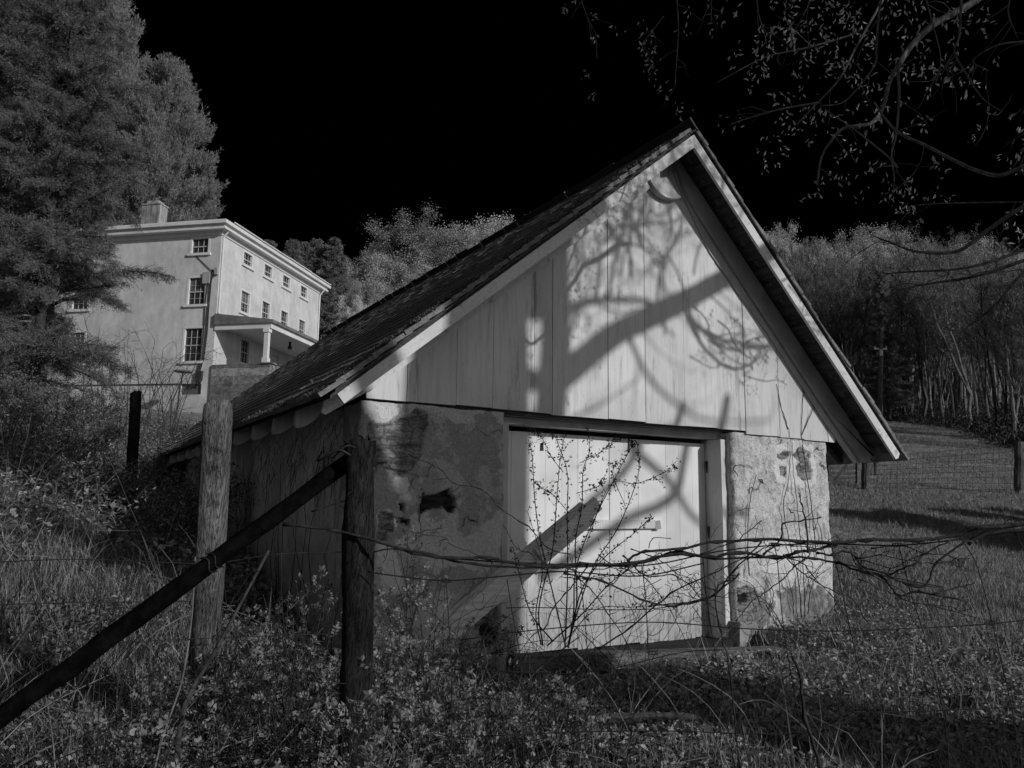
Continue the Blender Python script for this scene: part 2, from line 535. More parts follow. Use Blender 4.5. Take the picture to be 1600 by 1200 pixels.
def sidewall():
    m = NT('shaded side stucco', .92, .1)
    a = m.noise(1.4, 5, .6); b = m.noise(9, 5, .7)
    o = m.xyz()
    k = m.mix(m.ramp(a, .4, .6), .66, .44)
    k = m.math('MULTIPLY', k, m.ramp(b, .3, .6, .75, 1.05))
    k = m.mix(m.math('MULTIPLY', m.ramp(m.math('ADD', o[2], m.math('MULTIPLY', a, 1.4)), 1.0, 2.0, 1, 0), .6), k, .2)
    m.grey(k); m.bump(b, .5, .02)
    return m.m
M['stucco_side'] = sidewall()
def shingle_mat():
    m = NT('old dark shingles', .8, .25)
    g = m.n('ShaderNodeNewGeometry').outputs['Random Per Island']
    a = m.noise(2.5, 5, .7); b = m.noise(30, 4, .7)
    k = m.mix(g, .13, .20)
    k = m.math('MULTIPLY', k, m.ramp(b, .3, .7, .6, 1.4))
    k = m.mix(m.ramp(a, .55, .72), k, .22)
    m.grey(k); m.bump(b, .4, .006)
    return m.m
M['shingle'] = shingle_mat()
M['moss'] = leafmat('roof moss', .03, .18, .1)
M['dark_wood'] = simple('dark old sheathing', .03, .09, 5, (8, .6, 8), .9)
M['tail'] = simple('grey rafter paint', .30, .42, 4, (1, 1, 1), .8)
M['iron'] = simple('rusty iron', .02, .06, 30, (1, 1, 1), .7)
M['plinth'] = simple('grimy cement', .12, .34, 6, (1, 1, 1), .9, .8, .02)
M['black_timber'] = simple('wet black timber', .012, .03, 8, (.6, 8, 8), .7)

# ------------------------------------------------------------------ the shed
shed = thing('stone_shed', 'gabled stone shed of peeling white stucco with white plank door and mossy roof', 'shed')
XL, XR = -.58, 4.93
OV = -.385
LT = on_plane(525, 616, OV); AP = on_plane(1081, 212, OV); RT = on_plane(1402, 709, OV)
SL = (AP[1]-LT[1])/(AP[0]-LT[0]); SR = (AP[1]-RT[1])/(RT[0]-AP[0])
AX, AZ = AP
def roofz(x): return AZ-(AX-x)*SL if x < AX else AZ-(x-AX)*SR
rngs = np.random.default_rng(11)

def stucco_block(x0, x1, y0, y1, z0, z1, step, amp, rad=.05, sides='flrb', wear_sun=None):
    mb = MB(); mb.at = {k: [] for k in ('bare', 'hole', 'pale', 'stain')}
    nx = max(2, int((x1-x0)/step)); ny = max(2, int((y1-y0)/step)); nz = max(2, int((z1-z0)/step))
    def disp(p):
        p = np.array(p, float)
        dx = min(p[0]-x0, x1-p[0]); dy = min(p[1]-y0, y1-p[1])
        if dx < rad and dy < rad:
            cx = x0+rad if p[0]-x0 < rad else x1-rad
            cy = y0+rad if p[1]-y0 < rad else y1-rad
            d = np.array([p[0]-cx, p[1]-cy]); q = rad/max(np.linalg.norm(d), 1e-6)
            if q < 1: p[0] = cx+d[0]*q; p[1] = cy+d[1]*q
        v = np.array(noise.noise_vector(Vector(p)*2.3))*amp + np.array(noise.noise_vector(Vector(p)*7.))*amp*.6 + np.array(noise.noise_vector(Vector(p)*17.))*amp*.35
        return p+v
    def grid(fn, a, b, front=False):
        V = []
        for j in range(b+1):
            for i in range(a+1):
                p = fn(i/a, j/b); q = disp(p)
                if wear_sun and front:
                    o, d = wear_sun(p)
                    q[1] += d*min(1, 8*min(i/a, 1-i/a))
                    for k in mb.at: mb.at[k].append(o[k])
                else:
                    for k in mb.at: mb.at[k].append(0.)
                V.append(q)
        mb.add(V, [(j*(a+1)+i, j*(a+1)+i+1, (j+1)*(a+1)+i+1, (j+1)*(a+1)+i) for j in range(b) for i in range(a)])
    lx, ly, lz = x1-x0, y1-y0, z1-z0
    if 'f' in sides: grid(lambda s, t: (x0+s*lx, y0, z0+t*lz), nx, nz, True)
    if 'b' in sides: grid(lambda s, t: (x1-s*lx, y1, z0+t*lz), nx, nz)
    if 'l' in sides: grid(lambda s, t: (x0, y1-s*ly, z0+t*lz), ny, nz)
    if 'r' in sides: grid(lambda s, t: (x1, y0+s*ly, z0+t*lz), ny, nz)
    grid(lambda s, t: (x0+s*lx, y0+t*ly, z1), nx, ny)
    return mb
def pier(mb, mat, label):
    o = mb.build('wall', mat, shed, True); o['label'] = label
    for k, v in mb.at.items():
        at_ = o.data.attributes.new(k, 'FLOAT', 'POINT'); at_.data.foreach_set('value', np.array(v, np.float32))
pier(stucco_block(XL, .727, 0, .45, -.3, 2.055, .0145, .016, wear_sun=wear_sun_masks('l')), M['stucco_l'], 'left front wall with patched dark stucco and bare stone')
pier(stucco_block(3.435, XR, 0, .45, -.3, 2.05, .0145, .02, .06, wear_sun=wear_sun_masks('r')), M['stucco_r'], 'right front wall of bright pitted stucco')
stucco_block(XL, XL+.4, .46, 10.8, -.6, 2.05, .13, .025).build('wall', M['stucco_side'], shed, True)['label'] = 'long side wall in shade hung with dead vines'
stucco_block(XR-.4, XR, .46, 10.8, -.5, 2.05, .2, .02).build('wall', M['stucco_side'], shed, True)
mb = MB(); mb.box(XL+.41, XR-.41, 10.4, 10.8, -.2, 2.04); mb.extrude([(XL, 2.06), (XR, 2.06), (XR, roofz(XR)-.06), (AX, AZ-.06), (XL, roofz(XL)-.06)], 10.45, 10.8)
mb.build('back_wall', M['stucco_side'], shed)
MB().box(3.40, 3.66, -.05, .2, -.45, .16, jit=.014, rng=rngs).build('plinth', M['plinth'], shed)

# gable of vertical boards
mb = MB()
seams = [XL+.03, -.207, .236, .585, 1.003, 1.196, 1.819, 2.267, 2.768, 3.223, 3.609, 4.115, 4.504, 4.901, XR+.09]
for i in range(len(seams)-1):
    a, b = seams[i]+.003, seams[i+1]-.003
    zb = 2.095 - .003*i + rngs.normal(0, .005) - (.03 if a > 3.6 else 0)
    y = -.022 + rngs.normal(0, .003)
    pts = [(a, zb), (b, zb+rngs.normal(0, .004)), (b, roofz(b)-.05)]
    if a < AX < b: pts.append((AX, AZ-.05))
    pts.append((a, roofz(a)-.05))
    mb.extrude(pts, y, y+.028)
mb.build('gable_boards', M['paint'], shed)
mb = MB(); mb.extrude([(XL+.05, 2.06), (XR-.05, 2.06), (XR-.05, roofz(XR)-.1), (AX, AZ-.1), (XL+.05, roofz(XL)-.1)], .03, .08)
mb.build('gable_backing', M['dark_wood'], shed)

# door, frame, lintel
mb = MB(); mb.box(.735, 3.43, .17, .36, 1.985, 2.05, jit=.004, rng=rngs); mb.box(.76, 3.41, .12, .34, 2.052, 2.09)
mb.build('lintel', M['tail'], shed)
frame = MB().box(.735, .80, .06, .40, -.2, 1.982, jit=.004, rng=rngs).build('jamb', M['jamb'], shed)
MB().box(3.367, 3.432, .10, .40, -.2, 1.982, jit=.003, rng=rngs).build('jamb', M['paint'], shed)
door_m = NT('door boards', .65, .25)
def door_mat(m):
    o = m.xyz()
    isl = m.n('ShaderNodeNewGeometry').outputs['Random Per Island']
    grain = m.noise(2.2, 6, .7, m.scale(14, 14, .7)); big = m.noise(1.6, 3, .5); fl = m.noise(5, 6, .75, m.scale(6, 6, 1.1))
    k = m.mix(m.ramp(grain, .4, .75), .76, .70)
    k = m.mix(m.ramp(big, .45, .75), k, .58)
    h = m.math('ADD', o[2], m.math('MULTIPLY', m.math('SUBTRACT', fl, .5), 1.1))
    k = m.mix(m.math('MULTIPLY', m.ramp(h, .1, .85, 1, 0), .85), k, .36)
    wet = m.math('MULTIPLY', m.ramp(fl, .47, .62), m.ramp(o[2], .15, .85, 1, 0))
    k = m.mix(wet, k, .2)
    pits = m.math('MULTIPLY', m.ramp(m.voro(30, vec=m.scale(1, 1, .5)), 0, .09, 1, 0), m.ramp(o[2], .3, .8, 1, .0))
    k = m.mix(pits, k, .12)
    k = m.math('MULTIPLY', k, m.mix(isl, .90, 1.03))
    m.grey(k); m.bump(grain, .3, .004)
door_mat(door_m)
for (a, b, ) in ((.803, 2.098), (2.106, 3.364)):
    mb = MB(); n = 7
    for i in range(n):
        x0 = a+(b-a)*i/n; x1 = a+(b-a)*(i+1)/n
        y = .34+rngs.normal(0, .0012)
        mb.box(x0+.0012, x1-.0012, y, y+.035, -.03+rngs.uniform(-.012, .012), 1.945)
    door = mb.build('door', door_m.m, shed)
    if a < 1:
        lat = MB().box(1.70, 2.64, .295, .338, 1.06, 1.145, jit=.002, rng=rngs).build('latch_bar', M['door_paint'], door)
        lat['label'] = 'white wooden bar across both door leaves, its right end worn bare'
        MB().box(2.642, 2.712, .294, .338, 1.055, 1.14, jit=.005, rng=rngs).build('bar_end', M['tail'], lat)
        hp = on_plane(846, 697, .335)
        MB().box(hp[0]-.012, hp[0]+.02, .33, .339, hp[1]-.04, hp[1]+.03, jit=.006, rng=rngs).build('hinge_plate', M['iron'], door)
    else:
        hp = on_plane(985, 693, .335)
        mb = MB(); mb.box(hp[0]-.03, hp[0]-.012, .33, .339, hp[1]-.09, hp[1]+.05, jit=.003, rng=rngs); mb.box(hp[0]+.0, hp[0]+.03, .328, .339, hp[1]-.03, hp[1]+.04, jit=.006, rng=rngs)
        mb.build('hinge_plate', M['iron'], door)
for pz in (730, 832):
    hx = 3.352  # dark knots in the jamb reveal, modelled as small iron lumps
    mb = MB(); mb.tube([(hx+.016, .31, on_plane(1108, pz, .3)[1]-.06), (hx+.016, .31, on_plane(1108, pz, .3)[1]+.06)], [.008, .022], 7, .35, rngs)
    mb.build('jamb_knot', M['iron'], shed)
sill = MB(); sill.box(.8, 3.36, .10, .37, -.35, -.045, jit=.01, rng=rngs); sill.bar((1.5, -.05, -.17), (3.3, .0, -.05), .12, .12)
sill.build('door_sill', M['black_timber'], shed)

# roof
YB = 11.0
roof = MB()
for (x0, x1) in ((LT[0], AX), ):
    roof.extrude([(x0-.04, roofz(x0-.04)), (AX, AZ), (AX, AZ+.03), (x0-.04, roofz(x0-.04)+.03)], OV+.005, YB)
x = AX+.02
while x < RT[0]-.02:
    x1 = min(x+.10, RT[0]-.005)
    roof.extrude([(x, roofz(x)), (x1, roofz(x1)), (x1, roofz(x1)+.03), (x, roofz(x)+.03)], OV+.005+rngs.uniform(0, .006), YB)
    x += .185
roof_o = roof.build('roof', M['dark_wood'], shed)
def shingles(side):
    mb = MB()
    S = SL if side < 0 else SR
    c = 1/math.hypot(1, S); s = S*c
    length = (AX-LT[0]+.09)/c if side < 0 else (RT[0]-AX+.11)/c
    n = int(length/.165)
    ex = length/n
    for i in range(n):
        d0 = length-i*ex            # lower edge, measured from the ridge down
        y = OV-.035+rngs.uniform(-.02, .01)
        while y < YB+.1:
            w = rngs.uniform(.10, .28) if side < 0 else rngs.uniform(.3, .6)
            dl = d0+rngs.normal(0, .005); du = d0-ex*1.35
            lift = .054+rngs.normal(0, .001); th = .034
            if i == 0: lift = .05
            P = []
            for (yy, jj) in ((y+.002, rngs.normal(0, .0008)), (min(y+w-.002, YB+.1), rngs.normal(0, .0012))):
                for (dd, hh) in ((dl, lift+jj), (max(du, 0), .036+.004)):
                    for t in (0, th):
                        h = hh+t
                        P.append((AX+side*(dd*c)+side*h*s, yy, AZ-dd*s+h*c))
            mb.add(P, [(0, 1, 3, 2), (4, 6, 7, 5), (0, 4, 5, 1), (2, 3, 7, 6), (1, 5, 7, 3), (0, 2, 6, 4)])
            y += w
    return mb.build('shingles', M['shingle'], roof_o)
shingles(-1); shingles(1)
M['ridge'] = simple('dark ridge boards', .035, .075, 6, (4, .6, 4), .8, .4, .006)
# the comb: the top course of the right slope stands up past the ridge
cR = 1/math.hypot(1, SR); sR = SR*cR
def comb(y0, y1, t0, t1, h0, h1):
    P = [(AX-cR*t+sR*h, yy, AZ+sR*t+cR*h) for yy in (y0, y1) for t in (t0, t1) for h in (h0, h1)]
    return MB().add(P, [(0, 1, 3, 2), (4, 6, 7, 5), (0, 4, 5, 1), (2, 3, 7, 6), (1, 5, 7, 3), (0, 2, 6, 4)])
y = OV-.03
while y < YB+.05:
    w = rngs.uniform(.16, .5); t1 = .145+rngs.normal(0, .006); dh = rngs.normal(0, .004)
    rc = comb(y+.002, y+w-.002, -.14, t1, .088+dh, .106+dh).build('ridge_cap', M['ridge'], roof_o)
    if rngs.random() < .6:
        comb(y-.008, y+.006, .01, t1+.004, .076, .0865+min(0, dh)).build('sunlit_edge', M['jamb'], rc)  # pale strips put in as the sunlit edges of the comb shingles
    y += w
# moss clumps on the verge, the eave and in the courses
def moss():
    n = 26000
    rng = np.random.default_rng(5)
    S = SL; c = 1/math.hypot(1, S); s = S*c; Ls = (AX-LT[0]+.09)/c
    kind = rng.random(n)
    d = np.where(kind < .5, rng.uniform(.45, Ls, n), np.where(kind < .75, Ls-np.abs(rng.normal(0, .05, n)), rng.uniform(.4, Ls, n)))
    y = np.where(kind < .5, OV-.02+np.abs(rng.normal(0, .10, n)), np.where(kind < .75, rng.uniform(OV, YB, n), rng.uniform(OV, 4, n)**1))
    clump = np.array([noise.noise(Vector((a*3, b*3, 2))) for a, b in zip(d, y)])
    keep = (clump > np.where(kind < .75, -.12, .42))
    d, y = d[keep], y[keep]; n = len(d)
    h = .075+rng.uniform(0, .02, n)
    C = np.stack([AX-d*c-h*s, y, AZ-d*s+h*c], 1)
    N0 = np.array([-s, 0, c])
    D = unit(N0+rng.normal(0, .8, (n, 3)))
    V, Fa = leaves_mesh(C, D, perp(D, rng), rng.uniform(.008, .024, n), rng.uniform(.007, .016, n))
    o = link('moss', mesh_np('moss', V, [Fa]), M['moss'], roof_o)
    o['kind'] = 'stuff'
moss()
# verge boards
def verge(pts, y0, y1, mat, name):
    return MB().extrude(pts, y0, y1).build(name, mat, shed)
lb = on_plane(536, 631, OV); rb = on_plane(1400, 716, OV)
verge([(LT[0], LT[1]), (lb[0], lb[1]), (AX, AZ-.135), (AX, AZ)], OV-.028, OV, M['paint_rake'], 'barge_board')
verge([(AX+.001, AZ), (AX+.001, AZ-.135), (rb[0]-.045, rb[1]-.015), rb, RT], OV-.030, OV, M['paint_rake'], 'barge_board')
mb = MB()
for x0, x1, z_ in ((LT[0]-.02, AX, 0), ):
    mb.extrude([(x0, roofz(x0)+.032), (x1, AZ+.032), (x1, AZ+.05), (x0, roofz(x0)+.05)], OV-.05, OV+.2)
mb.extrude([(AX, AZ+.032), (RT[0]+.02, roofz(RT[0]+.02)+.032), (RT[0]+.02, roofz(RT[0]+.02)+.05), (AX, AZ+.05)], OV-.05, OV+.2)
mb.build('drip_board', M['dark_wood'], shed)
# rake trim lying on the gable
xe = -.90
def lowl(x): return 2.148+.0+(x+.519)*(4.44-2.148)/(2.332+.519)
verge([(xe, roofz(xe)-.01), (xe-.012, roofz(xe)-.11), (xe+.02, roofz(xe)-.125), (xe+.16, roofz(xe+.16)-.165), (-.50, lowl(-.5)), (2.45, lowl(2.45)), (2.45, roofz(2.45)-.01)], -.075, -.028, M['paint_rake'], 'rake_trim')
def lowr(px): return px
ra = [on_plane(px, py, -.045) for px, py in ((1050, 262), (1068, 308), (1110, 395), (1200, 522), (1290, 660), (1335, 724), (1349, 723))]
verge(ra + [on_plane(px, py, -.045) for px, py in ((1362, 722), (1290, 620), (1200, 490), (1110, 360), (1071, 290))], -.045, -.026, M['jamb'], 'rake_trim')
vr = [on_plane(px, py, -.09) for px, py in ((1071, 298), (1116, 372), (1200, 500), (1290, 637), (1348, 722), (1356, 720), (1366, 711))]
verge(vr + [(vr[-1][0]+.02, roofz(vr[-1][0]+.02)-.02), (AX, AZ-.02)], -.09, -.047, M['tail'], 'verge_rafter')
# half-round vent hood under the peak
bc = on_plane(1046, 276, -.09)
arc = [(bc[0]-.02+.24*math.cos(a), bc[1]+.0+.21*math.sin(a)) for a in np.linspace(math.radians(203), math.radians(305), 14)]
hood = MB().extrude([bc]+arc, -.085, -.03).build('vent_hood', M['paint'], shed)
arc2 = [(bc[0]-.02+.27*math.cos(a), bc[1]+.24*math.sin(a)) for a in np.linspace(math.radians(203), math.radians(305), 14)]
MB().extrude(arc[::-1]+arc2, -.11, -.03).build('rim', M['paint_rake'], hood)
# rafter tails
for yy in (.5, 1.22, 2.02, 2.86, 3.7, 4.5, 5.3, 6.1, 6.9, 7.7, 8.5):
    zt = lambda q: roofz(q)-.004
    pts = [(-.94, zt(-.94)), (-.95, zt(-.95)-.11), (-.935, zt(-.935)-.15), (-.88, zt(-.88)-.185), (-.80, zt(-.80)-.195), (-.70, zt(-.70)-.165), (-.62, zt(-.62)-.10), (-.57, zt(-.57)-.03), (-.57, zt(-.57))]
    MB().extrude(pts, yy, yy+.07).build('rafter_tail', M['jamb'], shed)
for yy in (.3, 1.3, 2.3, 3.3):
    pts = [(5.56, roofz(5.56)-.004), (5.56, roofz(5.56)-.12), (5.45, roofz(5.45)-.16), (4.96, roofz(4.96)-.16), (4.96, roofz(4.96)-.004)]
    MB().extrude(pts[::-1], yy, yy+.06).build('rafter_tail', M['dark_wood'], shed)

# ------------------------------------------------------------------ the house on the rise
HB = at(328, 629, 40)
PHI = math.radians(42)
house = thing('farmhouse', 'tall pale three-storey farmhouse with a stone-based porch on the rise behind the shed', 'house', HB, math.radians(48))
def hplaster():
    m = NT('house plaster', .9, .1)
    a = m.noise(.45, 4, .6); b = m.noise(3, 5, .65, m.scale(1, 1, .5)); c = m.noise(25, 4, .6)
    o = m.xyz()
    k = m.mix(m.ramp(a, .35, .65), .66, .54)
    k = m.math('MULTIPLY', k, m.ramp(b, .3, .7, .86, 1.06))
    k = m.math('MULTIPLY', k, m.ramp(c, .3, .7, .96, 1.03))
    k = m.mix(m.math('MULTIPLY', m.ramp(m.math('ADD', o[2], m.math('MULTIPLY', b, 1.2)), .3, 1.3, 1, 0), .5), k, .3)
    m.grey(k); m.bump(c, .3, .02)
    return m.m
M['plaster'] = hplaster()
M['chimney'] = simple('streaked chimney render', .14, .46, 2.2, (2.5, 2.5, .5), .9, .4, .02)
M['htrim'] = simple('house trim paint', .62, .72, 2, (1, 1, 1), .6)
M['glass'] = NT('window glass', .08, .6).m
M['glass'].node_tree.nodes['Principled BSDF'].inputs['Base Color'].default_value = (.03, .03, .03, 1)
M['blind'] = simple('drawn blind behind glass', .10, .13, 3, (1, 1, 1), .5)
M['hroof'] = simple('house roof metal', .12, .2, 2)
def stonework():
    m = NT('coursed stone', .9, .1)
    br = m.n('ShaderNodeTexBrick'); br.inputs['Scale'].default_value = 2.2
    br.inputs['Color1'].default_value = (.13,)*3+(1,); br.inputs['Color2'].default_value = (.36,)*3+(1,); br.inputs['Mortar'].default_value = (.10,)*3+(1,)
    br.inputs['Brick Width'].default_value = .9; br.inputs['Row Height'].default_value = .42; br.inputs['Mortar Size'].default_value = .03
    rot = m.n('ShaderNodeMapping'); rot.inputs['Rotation'].default_value = (math.radians(90), 0, math.radians(90))
    m.t.links.new(m.co, rot.inputs[0])
    wv = m.n('ShaderNodeTexNoise'); wv.inputs['Scale'].default_value = 1.5; m.t.links.new(rot.outputs[0], wv.inputs['Vector'])
    sc = m.n('ShaderNodeVectorMath', operation='SCALE'); sc.inputs[3].default_value = .3; m.t.links.new(wv.outputs['Color'], sc.inputs[0])
    ad = m.n('ShaderNodeVectorMath', operation='ADD'); m.t.links.new(rot.outputs[0], ad.inputs[0]); m.t.links.new(sc.outputs[0], ad.inputs[1])
    m.t.links.new(ad.outputs[0], br.inputs['Vector'])
    bw = m.n('ShaderNodeRGBToBW'); m.t.links.new(br.outputs['Color'], bw.inputs[0])
    b = m.noise(5, 5, .7)
    m.grey(m.math('MULTIPLY', bw.outputs[0], m.ramp(b, .3, .7, .6, 1.5)))
    m.bump(m.math('ADD', bw.outputs[0], b), .5, .05)
    return m.m
M['stone'] = stonework()
LU, LV, HZ = 11.7, 9.6, 8.95
# walls with real openings, built as strips around them
def wall_with_holes(name, length, zlo, zhi, holes, tf, thick=.3):
    mb = MB()
    xs = sorted({0., length}|{h[0] for h in holes}|{h[1] for h in holes})
    for a, b in zip(xs[:-1], xs[1:]):
        hs = sorted([(h[2], h[3]) for h in holes if h[0] <= a+1e-6 and h[1] >= b-1e-6])
        z = zlo
        for lo, hi in hs+[(zhi, zhi)]:
            if lo > z+1e-6:
                V = [tf(x_, d_, z_) for z_ in (z, lo) for d_ in (0, thick) for x_ in (a, b)]
                mb.add(V, [(0, 1, 5, 4), (3, 2, 6, 7), (0, 4, 6, 2), (1, 3, 7, 5), (0, 2, 3, 1), (4, 5, 7, 6)])
            z = max(z, hi)
    return mb.build(name, M['plaster'], house)
R_ = lambda u, d, z: (u, d, z)                 # right wall: d goes inwards (+v)
L_ = lambda v, d, z: (d, v, z)                 # left wall: d goes inwards (+u)
wr, wl = [], []
for u in (2.66, 4.9, 7.1, 9.42):
    wr += [(u-.46, u+.46, 7.85, 8.58), (u-.45, u+.45, 5.22, 6.42)]
wr += [(2.5, 3.4, 2.5, 3.78), (5.9, 6.75, 1.55, 3.55), (8.6, 9.5, 2.5, 3.78)]
for v in (1.2, 8.05):
    wl += [(v-.5, v+.5, 7.78, 8.62), (v-.5, v+.5, 5.05, 6.52), (v-.52, v+.52, 2.1, 3.85)]
wl += [(.55, 1.7, .42, .98)]
a = wall_with_holes('wall', LU, -2, HZ, wr, R_); a['label'] = 'bright long wall facing right'
b = wall_with_holes('wall', LV-.3, -2, HZ, [(h[0]-.3, h[1]-.3, h[2], h[3]) for h in wl], lambda v, d, z: (d, v+.3, z)); b['label'] = 'greyer end wall facing left'
MB().box(LU-.3, LU, .301, LV, -2, HZ).build('wall', M['plaster'], house)
MB().box(.301, LU-.301, LV-.3, LV, -2, HZ).build('wall', M['plaster'], house)
def window(tf, a, b, z0, z1, rows=(3, 2), blind=False, frame=.035):
    """tf maps (along, out, z); out negative is towards the viewer"""
    def bx(mb, x0, x1, d0, d1, za, zb):
        V = [tf(x_, d_, z_) for z_ in (za, zb) for d_ in (d0, d1) for x_ in (x0, x1)]
        mb.add(V, [(0, 2, 3, 1), (4, 5, 7, 6), (0, 1, 5, 4), (1, 3, 7, 5), (3, 2, 6, 7), (2, 0, 4, 6)])
    mb = MB(); f = frame
    bx(mb, a-.09, a+f, -.015, .12, z0, z1+.02); bx(mb, b-f, b+.09, -.015, .12, z0, z1+.02)
    bx(mb, a-.09, b+.09, -.019, .12, z1+.021-f, z1+.09)
    w = mb.build('window', M['htrim'], house)
    mb = MB(); bx(mb, a-.16, b+.16, -.10, .14, z0-.1, z0+.03); mb.build('sill', M['htrim'], w)
    mb = MB(); ins = (a+f+.001, b-f-.001, z0+.03, z1-.02-f)
    zm = (ins[2]+ins[3])/2
    bx(mb, ins[0], ins[1], .06, .10, zm-.028, zm+.028)
    nx, nz = rows
    for i in range(1, nx):
        x_ = ins[0]+(ins[1]-ins[0])*i/nx
        bx(mb, x_-.009, x_+.009, .075, .10, ins[2], ins[3])
    for i in range(1, nz*2):
        if i == nz: continue
        z_ = ins[2]+(ins[3]-ins[2])*i/(nz*2)
        bx(mb, ins[0], ins[1], .078, .10, z_-.009, z_+.009)
    mb.build('sash', M['jamb'], w)
    mb = MB(); bx(mb, a, b, .12, .14, z0, z1)
    mb.build('pane', M['glass'], w)
    if blind:
        mb = MB(); bx(mb, ins[0], ins[1], .108, .118, zm+.04, ins[3]); mb.build('blind', M['blind'], w)
for i, h in enumerate(wr[:8]): window(R_, *h, rows=(3, 1 if h[2] > 7 else 2), blind=(h[2] < 7 and i in (1, 7)))
for h in (wr[8], wr[10]): window(R_, *h, rows=(3, 2))
for i, h in enumerate(wl[:6]): window(L_, *h, rows=(3, 1 if h[2] > 7 else 2), blind=i in (1, 4))
mb = MB(); mb.box(.12, .16, .55, 1.7, .42, .98); mb.build('basement_window', M['blind'], house)
d_ = MB(); d_.box(5.9, 6.75, .15, .2, 1.5, 3.55); d_ = d_.build('door', M['htrim'], house)
MB().box(6.05, 6.6, .13, .149, 2.4, 3.0).build('door_pane', M['glass'], d_)
# cornice in three steps, gutter, roof, chimney
mb = MB()
for (o_, z0, z1) in ((.06, HZ-.22, HZ-.001), (.40, HZ, HZ+.11), (.34, HZ+.111, HZ+.25), (.52, HZ+.251, HZ+.40), (.46, HZ+.401, HZ+.47)):
    mb.box(-o_, LU+o_, -o_, LV+o_, z0, z1)
mb.build('cornice', M['htrim'], house)
mb = MB(); z0 = HZ+.471
V = [(-.44, -.44, z0), (LU+.44, -.44, z0), (LU+.44, LV+.44, z0), (-.44, LV+.44, z0), (4.2, 4.8, z0+.75), (LU-4.2, 4.8, z0+.75)]
mb.add(V, [(0, 1, 5, 4), (1, 2, 5), (2, 3, 4, 5), (3, 0, 4), (3, 2, 1, 0)])
rf = mb.build('roof', M['hroof'], house)
mb = MB()
rr = np.random.default_rng(2)
for u0, u1, dz in ((.3, 3.1, 0), (3.14, 6.4, -.012), (6.44, 9.3, .008), (9.34, LU+.5, -.02)):
    mb.box(u0, u1, -.54, -.46, HZ+.50+dz, HZ+.55+dz)
mb.build('gutter', M['htrim'], house)
mb = MB(); mb.box(.5, 1.15, 4.1, 5.2, z0-.05, z0+1.45); ch = mb.build('chimney', M['chimney'], rf)
mb = MB(); mb.box(.46, 1.19, 4.06, 5.24, z0+1.451, z0+1.53); mb.box(.6, 1.05, 4.3, 5.0, z0+1.531, z0+1.72); mb.build('chimney_cap', M['chimney'], rf)
mb = MB(); mb.box(3.2, 4.6, .9, 2.0, z0+.1, z0+.62); mb.build('roof_hatch', M['htrim'], rf)
mb = MB(); mb.bar((4.2, .8, z0+.8), (6.2, .8, z0+.45), .05, .03); mb.bar((4.6, 1.3, z0+.9), (6.1, .5, z0+.65), .04, .03); mb.bar((5, 1, z0+.1), (5, 1, z0+.85), .04, .04); mb.build('aerial', M['iron'], rf)
# porch
zp = 4.12
mb = MB()
V = [(-.15, -3.25, zp), (9.6, -3.25, zp), (9.6, -.001, zp+.42), (-.15, -.001, zp+.42), (-.15, -3.25, zp-.16), (9.6, -3.25, zp-.16), (9.6, -.001, zp-.16), (-.15, -.001, zp-.16)]
mb.add(V, [(0, 1, 2, 3), (7, 6, 5, 4), (0, 4, 5, 1), (1, 5, 6, 2), (3, 7, 4, 0)])
pr = mb.build('porch_roof', M['hroof'], house)
MB().box(-.08, 9.5, -3.15, -.02, zp-.2, zp-.162).build('porch_ceiling', M['htrim'], pr)
mb = MB(); mb.box(-.06, .12, -3.12, -.002, zp-.42, zp-.201); mb.box(.121, 9.4, -3.12, -2.9, zp-.42, zp-.201); mb.build('porch_beam', M['htrim'], pr)
for u in (.05, 4.7, 9.2):
    mb = MB()
    mb.box(u-.15, u+.15, -3.03, -2.73, 1.93, 2.2); mb.box(u-.11, u+.11, -2.99, -2.77, 2.201, zp-.62); mb.box(u-.16, u+.16, -3.04, -2.72, zp-.619, zp-.421)
    mb.build('porch_column', M['htrim'], house)
mb = MB(); mb.box(-.1, .3, -3.2, -.01, -2.2, 1.9); mb.box(.301, 9.4, -3.2, -2.8, -2.2, 1.9); mb.box(-.18, .42, -3.3, -2.68, 1.901, 1.96)
mb.build('porch_base', M['stone'], house)
MB().box(.301, 9.4, -2.79, -.01, -.5, 1.2).build('porch_floor', M['hroof'], house)
mb = MB(); mb.box(4.2, 4.3, -2.0, -1.9, zp-.45, zp-.2); mb.box(4.17, 4.33, -2.03, -1.87, zp-.62, zp-.451); mb.build('porch_lamp', M['iron'], pr)
mb = MB(); mb.box(7.2, 7.5, -3.0, -2.7, zp+.1, zp+.42); mb.build('flood_lamp', M['iron'], pr)
# downpipe, cables, meter, air conditioner, yard pipe
MB().tube([(.12, -.06, zp+.5), (.12, -.06, HZ-.3), (.12, -.3, HZ)], .05, 8).build('downpipe', M['htrim'], house)
MB().tube([(LU-.1, -.06, 1), (LU-.1, -.06, HZ-.35), (LU-.1, -.35, HZ)], .05, 8).build('downpipe', M['htrim'], house)
for (v0, w) in ((.62, .0), (.5, .1), (.42, .06)):
    pts = [(-.05, v0-.25+w, 6.9), (-.05, v0-.05, 6.3), (-.05, v0+.05*math.sin(3+w*9), 5), (-.05, v0-.03, 3.5), (-.05, v0+.06, 2.2), (-.05, v0+.25+w, 1.3), (-.05, v0+.15, .9)]
    MB().tube(pts, .022, 5).build('cable', M['iron'], house)
mb = MB(); mb.tube([(-.03, 1.4, 7.7), (-.04, .5, 6.9), (-.06, .2, 6.75)], .018, 5); mb.build('cable', M['iron'], house)
mb = MB(); mb.box(-.14, -.01, .02, .2, 6.6, 6.95); mb.box(-.12, -.01, .45, .85, 6.15, 6.75); mb.build('junction_box', M['tail'], house)
